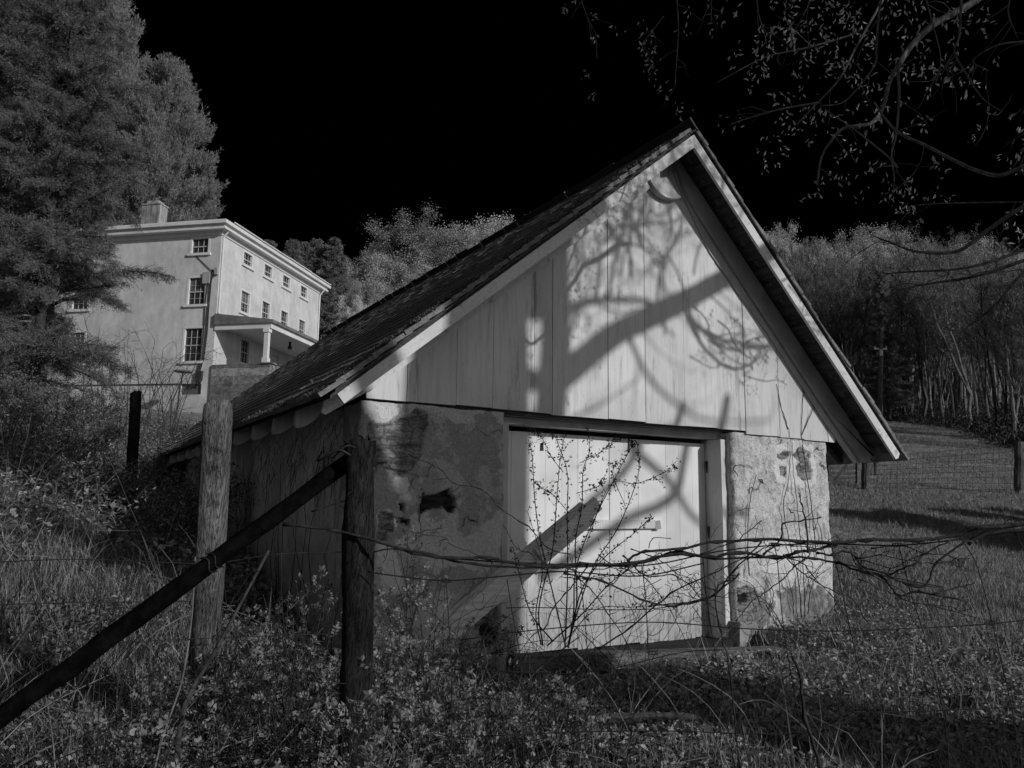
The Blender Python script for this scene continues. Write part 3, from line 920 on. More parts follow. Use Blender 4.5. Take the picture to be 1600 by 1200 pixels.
mb = MB(); mb.box(-.16, -.001, .5, .8, 1.15, 1.6); mb.tube([(-.22, .65, 1.1), (-.15, .65, 1.1), (-.01, .65, 1.1)], .12, 12); mb.build('electric_meter', M['iron'], house)
mb = MB(); mb.box(-.45, .1, 7.75, 8.4, 2.11, 2.52); ac = mb.build('air_conditioner', M['htrim'], house)
mb = MB()
for i in range(6): mb.box(-.462, -.451, 7.8, 8.35, 2.15+i*.06, 2.18+i*.06)
mb.build('grille', M['iron'], ac)
mb = MB(); mb.bar((-.03, 1.6, .97), (-.03, 9.5, 1.02), .05, .04); mb.build('cable', M['iron'], house)

lamp = thing('yard_lamp', 'thin yard lamp pole with a flat round shade by the end wall of the house', 'lamp', at(278, 622, 38.5))
MB().tube([(0, 0, -.6), (.05, 0, .6), (.15, 0, 1.3)], [.035, .03, .028], 8).build('pole', M['iron'], lamp)
mb = MB()
mb.tube([(.15, 0, 1.28), (.15, 0, 1.34), (.15, 0, 1.40)], [.42, .40, .08], 16)
mb.build('lamp_shade', M['hroof'], lamp)
# ------------------------------------------------------------------ plant materials
def varied_bark():
    m = NT('pale wood bark', .9, .1)
    r_ = m.n('ShaderNodeObjectInfo').outputs['Random']
    a = m.noise(5, 5, .7, m.scale(3, 3, .5))
    m.grey(m.math('MULTIPLY', m.ramp(a, .3, .7, .5, 1.4), m.mix(r_, .04, .20)))
    m.bump(a, .5, .02)
    return m.m
M['bark'] = simple('grey bark', .07, .2, 9, (3, 3, .5), .9, .6, .02)
M['bark_dark'] = simple('dark bark', .025, .07, 9, (3, 3, .5), .9, .5, .02)
M['twig_light'] = leafmat('sunlit fine twigs', .14, .42, .2, vary=True)
M['bark_light'] = varied_bark()
M['twig_hill'] = leafmat('bright leafing twigs', .30, .75, .25, vary=True)
M['twig_dark'] = leafmat('dark twigs', .03, .08, .1)
M['needle'] = leafmat('pine needles', .16, .38, .3)
M['hemlock'] = leafmat('feathery needles', .10, .30, .3)
M['spruce'] = leafmat('dark spruce needles', .12, .36, .25)
M['leaf_new'] = leafmat('young spring leaves', .3, .7, .4)
M['leaf_rose'] = leafmat('bramble leaves', .05, .34, .3)
M['leaf_dark'] = leafmat('dark small leaves', .03, .08, .2)
M['grass'] = leafmat('grass blades', .05, .40, .3)
M['meadow'] = leafmat('meadow grass', .16, .36, .3)
M['dry'] = leafmat('dry stalks', .14, .34, .2)
M['litter'] = leafmat('low leaves and litter', .04, .48, .25)
M['wood_grey'] = None
def weathered(name, lo, hi, dark, axis='z', streak=.5):
    m = NT(name, .9, .1)
    st = {'z': (38, 38, .9), 'x': (.8, 20, 20)}[axis]
    v = m.scale(*st)
    g = m.noise(2.4, 7, .75, v); f = m.noise(7, 4, .7, v); b = m.noise(1.8, 4, .6)
    k = m.mix(m.ramp(g, .35, .65), lo, hi)
    k = m.mix(m.ramp(f, .52, .6), k, dark)
    k = m.math('MULTIPLY', k, m.ramp(b, .3, .7, 1-streak, 1+streak*.6))
    m.grey(k); m.bump(m.math('ADD', g, m.math('MULTIPLY', f, -1.)), .5, .006)
    return m.m
M['wood_grey'] = weathered('silver weathered wood', .04, .23, .010)
M['wood_dark'] = weathered('dark weathered wood', .006, .036, .003)
M['plank'] = simple('silvery plank', .52, .86, 3, (.8, 14, 14), .9, .5, .006)
M['beam_dark'] = weathered('damp grey beam', .07, .2, .03, 'x', .4)
M['wire'] = simple('old fence wire', .012, .035, 20, (1, 1, 1), .5)
M['vine'] = simple('grape vine bark', .015, .05, 25, (1, 1, 1), .9, .6, .004)
M['pipe'] = simple('rusted dark pipe', .001, .006, 14, (1, 1, 1), .9, 1., .02, spec=.05)

def wob_line(a, b, n, amp, rng, sag=0.):
    t = np.linspace(0, 1, n)[:, None]
    p = np.array(a)*(1-t) + np.array(b)*t
    w = rng.normal(0, amp, (n, 3)); w[0] = 0; w[-1] = 0
    w = np.cumsum(w, 0)*.5 + w*.4
    w -= t*w[-1]
    p = p + w*np.sin(t*math.pi)**.5
    p[:, 2] -= sag*4*(t*(1-t))[:, 0]
    return p

def smooth_path(pts, per=5):
    """Catmull-Rom through the points"""
    P = np.asarray(pts, float)
    P = np.concatenate([[2*P[0]-P[1]], P, [2*P[-1]-P[-2]]])
    out = []
    for i in range(1, len(P)-2):
        for t in np.linspace(0, 1, per, endpoint=False):
            a, b, c, d = P[i-1:i+3]
            out.append(.5*((2*b)+(c-a)*t+(2*a-5*b+4*c-d)*t*t+(3*b-a-3*c+d)*t**3))
    out.append(P[-2])
    return np.array(out)

class Sticks:
    """branch pieces gathered as separate tapered sticks, plus leaf anchor points"""
    def __init__(s): s.a = []; s.b = []; s.ra = []; s.rb = []; s.tips = []; s.tipd = []
    def path(s, pts, r0, r1):
        pts = np.asarray(pts); n = len(pts)-1
        r = np.linspace(r0, r1, n+1)
        s.a.append(pts[:-1]); s.b.append(pts[1:]); s.ra.append(r[:-1]); s.rb.append(r[1:])
    def sprout(s, pts, rng, count, length, r0, level, spread=.8, up=.15, lo=.15, leaf_at=0, droop=0.):
        """side shoots along a path, branching again level times"""
        pts = np.asarray(pts); n = len(pts)
        for _ in range(count):
            t = rng.uniform(lo, 1)*(n-1); i = min(int(t), n-2); fr = t-i
            p = pts[i]*(1-fr)+pts[i+1]*fr
            d = unit(pts[i+1]-pts[i])
            q = rng.normal(size=3); q -= d*(q@d); q = unit(q)
            v = unit(d*(1-spread*.5)+q*spread+np.array([0, 0, up]))
            L = length*rng.uniform(.5, 1.2)*(1.15-.5*t/(n-1))
            m = 5 if level else 4
            cur = [p]
            for j in range(m):
                v = unit(v+rng.normal(0, .22, 3)+np.array([0, 0, up*.3-droop*j*.1]))
                cur.append(cur[-1]+v*L/m)
            cur = np.array(cur)
            s.path(cur, r0, r0*.35)
            if level <= leaf_at:
                for q_ in cur[1:]: s.tips.append(q_); s.tipd.append(v)
            if level:
                s.sprout(cur, rng, max(2, int(count*.55)), length*.5, r0*.5, level-1, spread, up, .1, leaf_at, droop)
    def mesh(s, n=3):
        return segs_mesh(np.concatenate(s.a), np.concatenate(s.b), np.concatenate(s.ra), np.concatenate(s.rb), n)

def leaf_cloud(C, rng, per, size, spread, down=0., wid=.5):
    """clusters of per leaves round every anchor"""
    C = np.repeat(np.asarray(C), per, 0); n = len(C)
    D = unit(rng.normal(size=(n, 3))+np.array([0, 0, -down]))
    C = C+rng.normal(0, spread, (n, 3))
    N = perp(D, rng)
    L = size*rng.uniform(.6, 1.3, n)
    return leaves_mesh(C, D, N, L, L*wid)

# ------------------------------------------------------------------ bare trees of the wood (four kinds, copied one by one)
def bare_tree(seed, h, r, kind):
    rng = np.random.default_rng(seed)
    st = Sticks(); fine = Sticks(); tb = MB()
    lean = rng.normal(0, .05, 2)
    N = 12
    zs = np.linspace(-.6, h*.95, N)
    bend = np.cumsum(rng.normal(0, .028*h/N*4, (N, 2)), 0)
    trunk = np.stack([lean[0]*zs+bend[:, 0], lean[1]*zs+bend[:, 1], zs], 1)
    tb.tube(trunk, np.linspace(r, r*.16, N), 7)
    stems = [trunk]
    if seed % 2:
        j = 3; t2 = trunk[j:].copy(); off = unit(np.append(rng.normal(size=2), 0))*h*.11
        t2 += off[None]*np.linspace(0, 1, len(t2))[:, None]**.8
        tb.tube(t2, np.linspace(r*.7, r*.14, len(t2)), 6); stems.append(t2)
    if kind == 'round':
        nb = 62
        for i in range(nb):
            z0 = h*rng.uniform(.18, .6); j = int(np.clip(np.searchsorted(zs, z0), 1, N-1)); p = trunk[j]
            th = rng.uniform(0, 2*math.pi); ph = math.asin(rng.uniform(-.35, 1))
            end = np.array([.36*h*math.cos(ph)*math.cos(th), .36*h*math.cos(ph)*math.sin(th), h*.60+.40*h*math.sin(ph)])*rng.uniform(.90, 1.01)
            mid = p*.45+end*.55+np.array([0, 0, -.04*h])+rng.normal(0, .03*h, 3)
            cur = smooth_path([p, mid, end], 5)
            st.path(cur, r*.26, .014)
            for _ in range(7):
                i2 = int(rng.integers(3, len(cur)-1)); p2 = cur[i2]
                v2 = unit(cur[i2+1]-cur[i2]+rng.normal(0, .5, 3)*np.linalg.norm(cur[i2+1]-cur[i2])*2.)
                L2 = h*.11*rng.uniform(.6, 1.2)
                c2 = np.array([p2, p2+v2*L2*.5+rng.normal(0, .05, 3), p2+v2*L2+np.array([0, 0, L2*.15])])
                st.path(c2, .02, .008)
                fine.sprout(c2, rng, 5, L2*.6, .013, 1, .8, .25, .1, leaf_at=1)
    else:
        for T in stems:
            nb = 17
            for i in range(nb):
                t = rng.uniform(.5, .99) if rng.random() < .85 else rng.uniform(.2, .5)
                k = t*(len(T)-1); j = min(int(k), len(T)-2); p = T[j]*(1-(k-j))+T[j+1]*(k-j)
                a = rng.uniform(0, 2*math.pi)
                L = h*.20*rng.uniform(.5, 1.15)*(1.2-.5*t)
                v = unit(np.array([math.cos(a), math.sin(a), 1.25]))
                cur = [p]
                for q in range(5):
                    v = unit(v+rng.normal(0, .14, 3)+np.array([0, 0, .14])); cur.append(cur[-1]+v*L/5)
                cur = np.array(cur)
                st.path(cur, r*.24*(1.1-t*.6), .012)
                for _ in range(6):
                    t2 = rng.uniform(.2, 1)*5; j2 = min(int(t2), 4); p2 = cur[j2]*(1-(t2-j2))+cur[j2+1]*(t2-j2)
                    v2 = unit(unit(cur[j2+1]-cur[j2])+rng.normal(0, .45, 3)+np.array([0, 0, .45]))
                    L2 = L*.45*rng.uniform(.6, 1.2)
                    c2 = np.array([p2, p2+v2*L2*.5+rng.normal(0, .04, 3), p2+v2*L2+np.array([0, 0, L2*.15])])
                    st.path(c2, .026, .012)
                    fine.sprout(c2, rng, 3, L2*.6, .012, 1, .7, .5, .1, leaf_at=0)
    V1, F1 = st.mesh(4)
    P = np.concatenate(fine.a); Q = np.concatenate(fine.b)
    V2, F2 = segs_mesh(P, Q, np.full(len(P), .014), np.full(len(P), .005), 3)
    tips = np.array(fine.tips)
    V3, F3 = leaf_cloud(tips, rng, 7 if kind == 'round' else 1, .12 if kind == 'round' else .085, .22 if kind == 'round' else .15, 0, .6)
    V = np.concatenate([V2, V3])
    crown_me = mesh_np('crown', V, [F2, F3+len(V2)])
    tb.addnp(V1, F1)
    return tb, crown_me
def reg_tree(name, label, cat, mtr, mcr, build, group):
    t = thing(name, label, cat, (0, 0, 0), 0, group)
    tb, cme = build
    tb.build('trunk', mtr, t, False)
    link('crown', cme, mcr, t)
    return t
def copy_tree(src, loc, rz, s, label, group=None):
    c = src.copy(); COL.objects.link(c)
    c.location = [float(a) for a in loc]; c.rotation_euler = (0, 0, rz); c.scale = (s[0], s[0], s[1])
    c['label'] = label
    if group: c['group'] = group
    for ch in src.children:
        d = ch.copy(); COL.objects.link(d); d.parent = c
        for g in ch.children:
            e = g.copy(); COL.objects.link(e); e.parent = d
    return c
G_W = 'bare trees of the wood beyond the field'
G_H = 'leafing trees on the hill behind the shed roof'
protos = [reg_tree('bare_tree', 'slender bare tree of the wood at the edge of the sloping field', 'tree', M['bark_light'], M['twig_hill'] if k == 'round' else M['twig_light'], bare_tree(s, h, r, k), G_W)
          for s, h, r, k in ((1, 15, .17, 'tall'), (2, 16, .2, 'tall'), (3, 13, .15, 'tall'), (4, 15, .2, 'round'), (5, 14, .22, 'round'))]
rngt = np.random.default_rng(21)
used = [False]*len(protos)
def put(kind, p, s, label, group):
    rz = rngt.uniform(0, 6.28)
    if not used[kind]:
        used[kind] = True
        o = protos[kind]; o.location = [float(a) for a in p]; o.rotation_euler = (0, 0, rz); o.scale = (s[0], s[0], s[1])
        o['label'] = label; o['group'] = group
        return o
    return copy_tree(protos[kind], p, rz, s, label, group)
LW = 'slender bare tree of the wood at the edge of the sloping field'
# wood to the right: edge of the field first, then deeper rows up the hill
def edge_k(px): return np.interp(px, [1150, 1380, 1480, 1600, 1750], [76, 72, 58, 40, 31])
H0 = (15, 16, 13, 15, 14)
for row, (dk, n, top) in enumerate(((0, 30, 405), (3, 26, 400), (7, 26, 390), (12, 26, 382), (18, 24, 376), (25, 24, 370), (38, 24, 362), (55, 26, 352))):
    for i in range(n):
        px = 1165+((1720 if dk < 10 else 1630)-1165)*(i+rngt.uniform(.1, .9))/n
        k = edge_k(px)+dk+rngt.uniform(-1.5, 2.5)
        p = onground(px, k)
        topz = at(px, top+rngt.uniform(-16, 60)+max(0, px-1400)*.05, k)[2]
        kind = 3 if (row > 4 and rngt.random() < .3) else int(rngt.integers(0, 3))
        hh = max(8.5, topz-p[2]); s = hh/(H0[kind]*1.02)
        put(kind, p, (s*rngt.uniform(.9, 1.2), s), LW, G_W)
# hill behind the shed
spots = [(660, 86, 322, 1.25), (612, 80, 372, .9), (735, 92, 330, 1.0), (800, 96, 314, 1.05), (850, 96, 318, .9), (560, 84, 385, .8), (540, 74, 420, .7),
         (590, 76, 420, .8), (695, 80, 395, .9), (760, 84, 385, .9), (640, 72, 440, .8), (520, 90, 395, .9), (905, 95, 330, 1.0), (575, 95, 378, .8), (485, 92, 380, .9), (545, 66, 450, .7), (610, 64, 470, .7), (470, 80, 410, .8)]
for i, (px, k, top, wd) in enumerate(spots):
    p = onground(px, k); hh = at(px, top, k)[2]-p[2]
    kind = 3 + i % 2
    s = hh/(H0[kind]*1.04)
    lab = 'broad round-crowned pale tree rising highest behind the shed roof' if i == 0 else 'leafing tree on the hill behind the shed roof'
    put(kind, p, (s*wd*1.1, s), lab, G_H if i else None)
    if i == 0: pass
# undergrowth along the wood edge
def thicket(name, label, centers, rng, mat, size, dens, group=None, h=1.2, wdt=1.2):
    C = []
    for (x, y, hh, ww) in centers:
        n = int(dens*hh*ww)
        q = rng.normal(0, .45, (n, 3))*np.array([ww, ww, hh*.8])
        q[:, 2] = np.abs(q[:, 2])
        q = q+np.array([x, y, 0])
        q[:, 2] += gz(q[:, 0], q[:, 1])
        C.append(q)
    C = np.concatenate(C); n = len(C)
    D = unit(rng.normal(size=(n, 3))+np.array([0, 0, .5]))
    L = size*rng.uniform(.5, 1.4, n)
    V, Fa = leaves_mesh(C, D, perp(D, rng), L, L*.4)
    P1 = C[::3]+np.array([0, 0, 0]); P0 = P1.copy(); P0[:, 2] = gz(P0[:, 0], P0[:, 1]); P0[:, :2] += rng.normal(0, .2, (len(P0), 2))
    V2, F2 = segs_mesh(P0, P1, np.full(len(P0), size*.07), np.full(len(P0), size*.03), 3)
    return mesh_np(name, np.concatenate([V, V2]), [Fa, F2+len(V)])
rngu = np.random.default_rng(8)
cs = []
for px in np.arange(1340, 1760, 9):
    k = edge_k(px)-1.+rngu.uniform(-.8, .8)
    p = onground(px, k); cs.append((p[0], p[1], rngu.uniform(.5, 1.3), 1.6))
for dk, hh in ((7, 2.0), (15, 2.4), (26, 2.6)):  # deeper rows added to darken the floor between the trunks
    for px in np.arange(1330, 1740, 13):
        p = onground(px, edge_k(px)+dk+rngu.uniform(-1.5, 1.5)); cs.append((p[0], p[1], hh*rngu.uniform(.6, 1.2), 2.2))
o = link('undergrowth', thicket('undergrowth', '', cs, rngu, None, .24, 160), M['twig_dark'])
tag(o, 'dark tangled undergrowth at the wood edge, deeper rows added to darken the floor', 'undergrowth', kind='stuff')

# ------------------------------------------------------------------ conifers
def conifer(seed, h, R, style):
    rng = np.random.default_rng(seed)
    tb = MB(); st = Sticks()
    trunk = np.array([(rng.normal(0, .03)*z*.1, rng.normal(0, .03)*z*.1, z) for z in np.linspace(-.8, h*.97, 12)])
    tb.tube(trunk, np.linspace(h*(.010 if style == 'hemlock' else .016), h*.002, 12), 8)
    C = []; D = []
    layers = {'pine': 34, 'spruce': 30, 'hemlock': 46}[style]
    for i in range(layers):
        t = (i+rng.uniform(0, .8))/layers
        z = h*((.12 if style != 'hemlock' else .05)+.86*t)
        if style == 'pine': prof = min(1, (1-t)**.5*1.15)*(.55+.45*min(1, t*4))
        elif style == 'spruce': prof = (1-t)**1.05
        else: prof = (1-t)**.55*(.8+.2*math.sin(i*1.7))
        nb = {'pine': 7, 'spruce': 9, 'hemlock': 9 if t > .42 else 6}[style]
        for j in range(nb):
            a = rng.uniform(0, 6.28)
            L = R*prof*(rng.uniform(.62, 1.14) if style != 'hemlock' else rng.uniform(.45, 1.15))+.3
            rise = {'pine': .18, 'spruce': -.12, 'hemlock': .05}[style]
            m = 7
            cur = [np.array([0, 0, z])]
            zj = z + (rng.uniform(-.5, .5) if style == 'hemlock' else rng.uniform(-.15, .15))
            cur[0][2] = zj
            if style == 'hemlock': rise = rng.uniform(-.25, .55)
            v = unit(np.array([math.cos(a), math.sin(a), rise+.5*t]))
            for q in range(m):
                bend = {'pine': .03, 'spruce': .05*(q-2), 'hemlock': -.06*q*.7}[style]
                v = unit(v+rng.normal(0, .07, 3)+np.array([0, 0, bend*.6]))
                cur.append(cur[-1]+v*L/m)
            cur = np.array(cur)
            st.path(cur, .018*L+.015, .01)
            nt = int(L*{'pine': 9, 'spruce': 15, 'hemlock': 16}[style])+3
            for q in range(nt):
                s_ = rng.uniform(.12 if style != 'pine' else .3, 1)*m; k = min(int(s_), m-1)
                p = cur[k]*(1-(s_-k))+cur[k+1]*(s_-k)
                side = unit(np.cross(cur[k+1]-cur[k], [0, 0, 1.]))
                w = L*.28*(1.15-s_/m)
                dv = unit(unit(cur[k+1]-cur[k])+side*rng.uniform(-1.2, 1.2)+(rng.normal(0, .45, 3) if style == 'hemlock' else 0))
                tip = p+dv*rng.uniform(.15, 1)*(w+.25)
                if style == 'pine':
                    up = unit(dv*.5+np.array([0, 0, rng.uniform(.4, 1.3)]))
                    ln = rng.uniform(.45, 1.0)
                    for u_ in np.linspace(0, 1, 5): C.append(tip+up*ln*u_); D.append(up)
                elif style == 'spruce':
                    for u_ in np.linspace(0, 1, 4):
                        C.append(p+(tip-p)*u_-np.array([0, 0, .12*u_])); D.append(unit(dv+np.array([0, 0, -.35])))
                else:
                    st.path(np.array([p, (p+tip)/2+rng.normal(0, .03, 3), tip+np.array([0, 0, -.1*w])]), .01, .004)
                    for u_ in np.linspace(.15, 1, 6):
                        C.append(p+(tip-p)*u_-np.array([0, 0, .12*u_*u_*w])); D.append(unit(dv+np.array([0, 0, -.25])))
    C = np.array(C); D = np.array(D)
    per = {'pine': 8, 'spruce': 8, 'hemlock': 7}[style]
    C = np.repeat(C, per, 0); D = np.repeat(D, per, 0); n = len(C)
    sp = {'pine': .55, 'spruce': .6, 'hemlock': .75}[style]
    D = unit(D+rng.normal(0, sp, D.shape)*.9)
    C = C+rng.normal(0, .06, C.shape)
    Ls = {'pine': .24, 'spruce': .18, 'hemlock': .115}[style]*rng.uniform(.6, 1.3, n)
    V, Fa = leaves_mesh(C, D, perp(D, rng), Ls, Ls*{'pine': .16, 'spruce': .22, 'hemlock': .15}[style], .1)
    Vs, Fs = st.mesh(3)
    tb.addnp(Vs, Fs)
    return tb, mesh_np('crown', V, [Fa])
pine_b = onground(212, 50)
pine = reg_tree('pine_tree', 'great white pine with layered boughs and upturned shoots behind the house chimney', 'tree', M['bark'], M['needle'], conifer(31, at(212, 62, 50)[2]-pine_b[2], 4.3, 'pine'), None)
pine.location = [float(a) for a in pine_b]
p2 = onground(95, 55)
copy_tree(pine, p2, 2.1, (1.15, 1.32), 'second taller white pine behind the feathery hemlock, its top out of frame')
copy_tree(pine, onground(-110, 60), 4.1, (1.3, 1.5), 'third white pine at the left edge, almost hidden behind the hemlocks')
hem_b = onground(42, 27)
hem = reg_tree('hemlock_tree', 'tall feathery hemlock with drooping sprays covering the left end of the house', 'tree', M['bark_dark'], M['hemlock'], conifer(32, 19., 4.3, 'hemlock'), None)
hem.location = [float(a) for a in hem_b]
h2 = onground(-75, 31)
copy_tree(hem, h2, 1.3, (1.15, 1.1), 'hemlock at the left edge of the picture, half out of frame behind the first')
sp_b = onground(440, 68)
sp = reg_tree('spruce_tree', 'dark pointed spruce rising beyond the far roof corner of the house', 'tree', M['bark_dark'], M['spruce'], conifer(33, 14.5, 3.0, 'spruce'), 'spruces beyond the house')
def top_scale(px, k, top, p, h0): return (at(px, top, k)[2]-p[2])/h0
for i, (px, k, top) in enumerate(((440, 68, 352), (478, 70, 350), (505, 69, 348), (520, 66, 378), (403, 66, 352), (462, 76, 356), (500, 60, 420), (530, 72, 415))):
    p = onground(px, k); s = top_scale(px, k, top, p, 14.5)
    if i == 0: sp.location = [float(a) for a in p]; sp.scale = (s, s, s)
    else: copy_tree(sp, p, i*1.1, (s*(1, .9, 1.1, .8)[i % 4], s), 'dark pointed spruce rising beyond the far roof corner of the house', 'spruces beyond the house')
sp['group'] = 'spruces beyond the house'
ce = onground(1392, 64)
copy_tree(sp, ce, .4, (.72, (at(1392, 402, 64)[2]-ce[2])/14.5), 'single dark evergreen standing among the bare trees above the right eave', None)
for o in COL.objects:
    if o.get('label', '').startswith('single dark evergreen'): del o['group']
for o in COL.objects:
    if o.get('label', '').startswith('broad round-crowned') and 'group' in o: del o['group']

# ------------------------------------------------------------------ the old tree behind the photographer whose shadow lies on the gable
tree = thing('old_tree', 'old leafing tree whose boughs hang across the sky at upper right', 'tree', (3.9, -9, 0))
TO = np.array([3.9, -9, 0.])
TAZ, TEL = math.tan(SUN_AZ), math.tan(SUN_EL)/math.cos(SUN_AZ)
def lift(X, Z, t):
    """point t metres in front of the gable whose shadow falls on (X, Z) of it"""
    return np.array([X+TAZ*t, -t, Z+TEL*t])
rngo = np.random.default_rng(41)
mb = MB(TO)
g0 = gzs(3.9, -9)
def stem(Xs, t, z_lo, z_hi, r0, r1, n=14, wob=.05):
    pts = []
    for z in np.linspace(z_lo, z_hi, n):
        x = np.interp(z, *Xs)
        p = lift(x, 0, t); pts.append((p[0]+rngo.normal(0, wob*.4), p[1]+rngo.normal(0, wob), z))
    return np.array(pts)
tA = stem(([-1, 4, 9, 14], [.36, .36, .33, .2]), 9., -1.0, 13.5, .55, .3, 18, .02)
mb.tube(tA, np.interp(np.linspace(-1, 13.5, 18), [-1, .2, 4, 9, 13.5], [.72, .58, .555, .53, .26]), 20, .025, rngo)
tB = stem(([-1, 4.2, 6.4, 8.0, 12], [1.0, 1.02, 1.21, 1.22, 1.02]), 8.8, -1.0, 12., .15, .1, 16, .015)
mb.tube(tB, np.interp(np.linspace(-1, 12, 16), [-1, 4.5, 6.2, 12], [.25, .20, .15, .12]), 12, .03, rngo)
# knots that close the gap between the two stems
for Z in (2.37, 3.15, 3.6, 1.7, 1.2): mb.tube([lift(.8, Z+.03, 8.95), lift(1.0, Z-.02, 8.9), lift(1.2, Z+.04, 8.85)], [.12, .09, .12], 8, .06, rngo)
mb.tube([lift(1.0, 2.95, 8.9), lift(.98, 3.6, 8.9), lift(.95, 5.0, 8.9)], [.13, .15, .12], 10, .04, rngo)
mb.tube([lift(1.0, 2.05, 8.9), lift(1.02, 1.2, 8.9), lift(1.0, -.5, 8.9), lift(.98, -4.5, 8.9)], [.09, .13, .14, .16], 10, .04, rngo)
mb.tube(smooth_path([lift(.2, -1.2, 9.1), lift(-.15, .2, 9.2), lift(-.40, 1.0, 9.25), lift(-.62, 1.75, 9.3), lift(-1.1, 2.7, 9.5), lift(-1.8, 4.4, 10)], 4), np.linspace(.3, .13, 21), 12, .04, rngo)
mb.build('trunk', M['bark'], tree, True)
big = []      # (path points, radius start, radius end, shoots)
def limb(XZt, r0, r1, shoots=0, L=1.2, lv=1):
    P = smooth_path([lift(*q) for q in XZt], 4)
    big.append((P, r0, r1, shoots, L, lv))
limb([(1.25, 2.40, 8.7), (1.42, 2.52, 8.5), (1.84, 2.845, 8.1), (2.31, 3.10, 7.7), (2.82, 3.36, 7.3), (3.46, 3.73, 6.9), (4.2, 4.25, 6.6), (5.1, 4.7, 6.4)], .14, .085, 10, 1.0, 2)
limb([(2.0, 2.95, 8.0), (2.07, 2.85, 8.6), (2.30, 2.5, 9.6), (2.7, 2.24, 10.4), (3.13, 2.13, 10.9), (3.97, 2.19, 11.4)], .032, .014, 6, .7, 1)
limb([(2.75, 3.3, 6.6), (2.98, 2.93, 5.2), (3.33, 2.72, 4.6), (3.61, 2.74, 4.2), (3.9, 2.9, 4.0)], .025, .008, 6, .6, 1)
limb([(2.70, 3.28, 6.8), (3.0, 3.08, 5.9), (3.25, 3.0, 5.5), (4.0, 2.98, 5.0), (4.3, 2.92, 4.6)], .028, .009, 7, .7, 1)
limb([(2.9, 3.12, 6.0), (3.3, 2.92, 5.3), (3.7, 2.95, 5.0), (4.1, 3.05, 4.8)], .022, .01, 8, .5, 1)
limb([(1.3, 3.06, 8.7), (1.69, 3.19, 8.3), (2.23, 3.26, 8.0), (2.6, 3.18, 7.6)], .042, .02, 5, .8, 1)
limb([(1.3, 2.95, 8.7), (1.5, 3.1, 8.4), (1.66, 3.2, 7.6), (1.73, 3.64, 6.8), (1.6, 4.1, 6.2), (1.66, 4.8, 5.8)], .024, .012, 22, .9, 2)
limb([(1.8, 3.2, 8.2), (1.92, 3.68, 7.0), (2.04, 4.09, 6.4), (2.12, 4.4, 6.0), (2.3, 5.2, 5.6)], .024, .012, 24, .9, 2)
limb([(2.4, 3.2, 7.6), (2.5, 3.7, 6.8), (2.75, 4.1, 6.2), (2.9, 4.6, 5.8)], .022, .01, 24, .9, 2)
limb([(1.35, 2.75, 8.7), (1.6, 3.4, 9), (1.45, 3.75, 9.3)], .02, .01, 14, .8, 2)
limb([(1.4, 2.05, 8.8), (1.7, 2.18, 8.6), (2.2, 2.5, 8.4)], .018, .008, 4, .4, 1)
limb([(1.40, .85, 9.2), (1.67, 1.217, 9.0), (2.0, 1.465, 8.9), (2.37, 1.73, 8.8), (2.6, 2.0, 8.7), (2.75, 2.3, 8.6)], .045, .035, 0, .5, 0)
limb([(1.45, .78, 9.4), (1.93, 1.03, 9.4), (2.4, 1.285, 9.5), (2.9, 1.454, 9.6), (3.12, 1.62, 9.7), (3.2, 1.9, 9.8), (3.35, 2.4, 10)], .06, .05, 2, .4, 0)
limb([(2.5, 2.02, 9.6), (2.75, 1.86, 9.7), (3.0, 1.7, 9.7), (3.3, 1.35, 9.8), (3.6, 1.2, 9.8)], .05, .03, 0, .4, 0)
for _ in range(26):
    X0, Z0 = rngo.uniform(1.35, 3.0), rngo.uniform(2.9, 4.2)
    if Z0 > roofz(X0)-.3: Z0 = roofz(X0)-.5
    a0 = rngo.uniform(.3, 2.6); tt = rngo.uniform(4.8, 6.8); pts = [(X0, Z0, tt+.5)]
    for q in range(5):
        a0 += rngo.normal(0, .45); pts.append((pts[-1][0]+.24*math.cos(a0), pts[-1][1]+.24*math.sin(a0), tt+.5-q*.12))
    limb(pts, rngo.uniform(.010, .019), .006, 4, .55, 1)
for _ in range(15):
    X0, Z0 = rngo.uniform(2.5, 4.1), rngo.uniform(2.6, 3.7); a0 = rngo.uniform(-.9, .9); tt = rngo.uniform(2.6, 4.4); pts = [(X0, Z0, tt+.3)]
    for q in range(4):
        a0 += rngo.normal(0, .4); pts.append((pts[-1][0]+.17*math.cos(a0), pts[-1][1]+.15*math.sin(a0), tt-q*.1))
    limb(pts, rngo.uniform(.006, .012), .004, 6, .3, 1)
limb([(.3, 3.5, 9), (-.1, 4.2, 9), (-.5, 5.2, 9), (-.9, 6.5, 9)], .3, .1, 8, 1.6, 2)
limb([(.3, 4.5, 9), (.9, 5.2, 8.6), (1.6, 6.2, 8.2), (2.6, 7.0, 7.6)], .26, .08, 10, 1.6, 2)
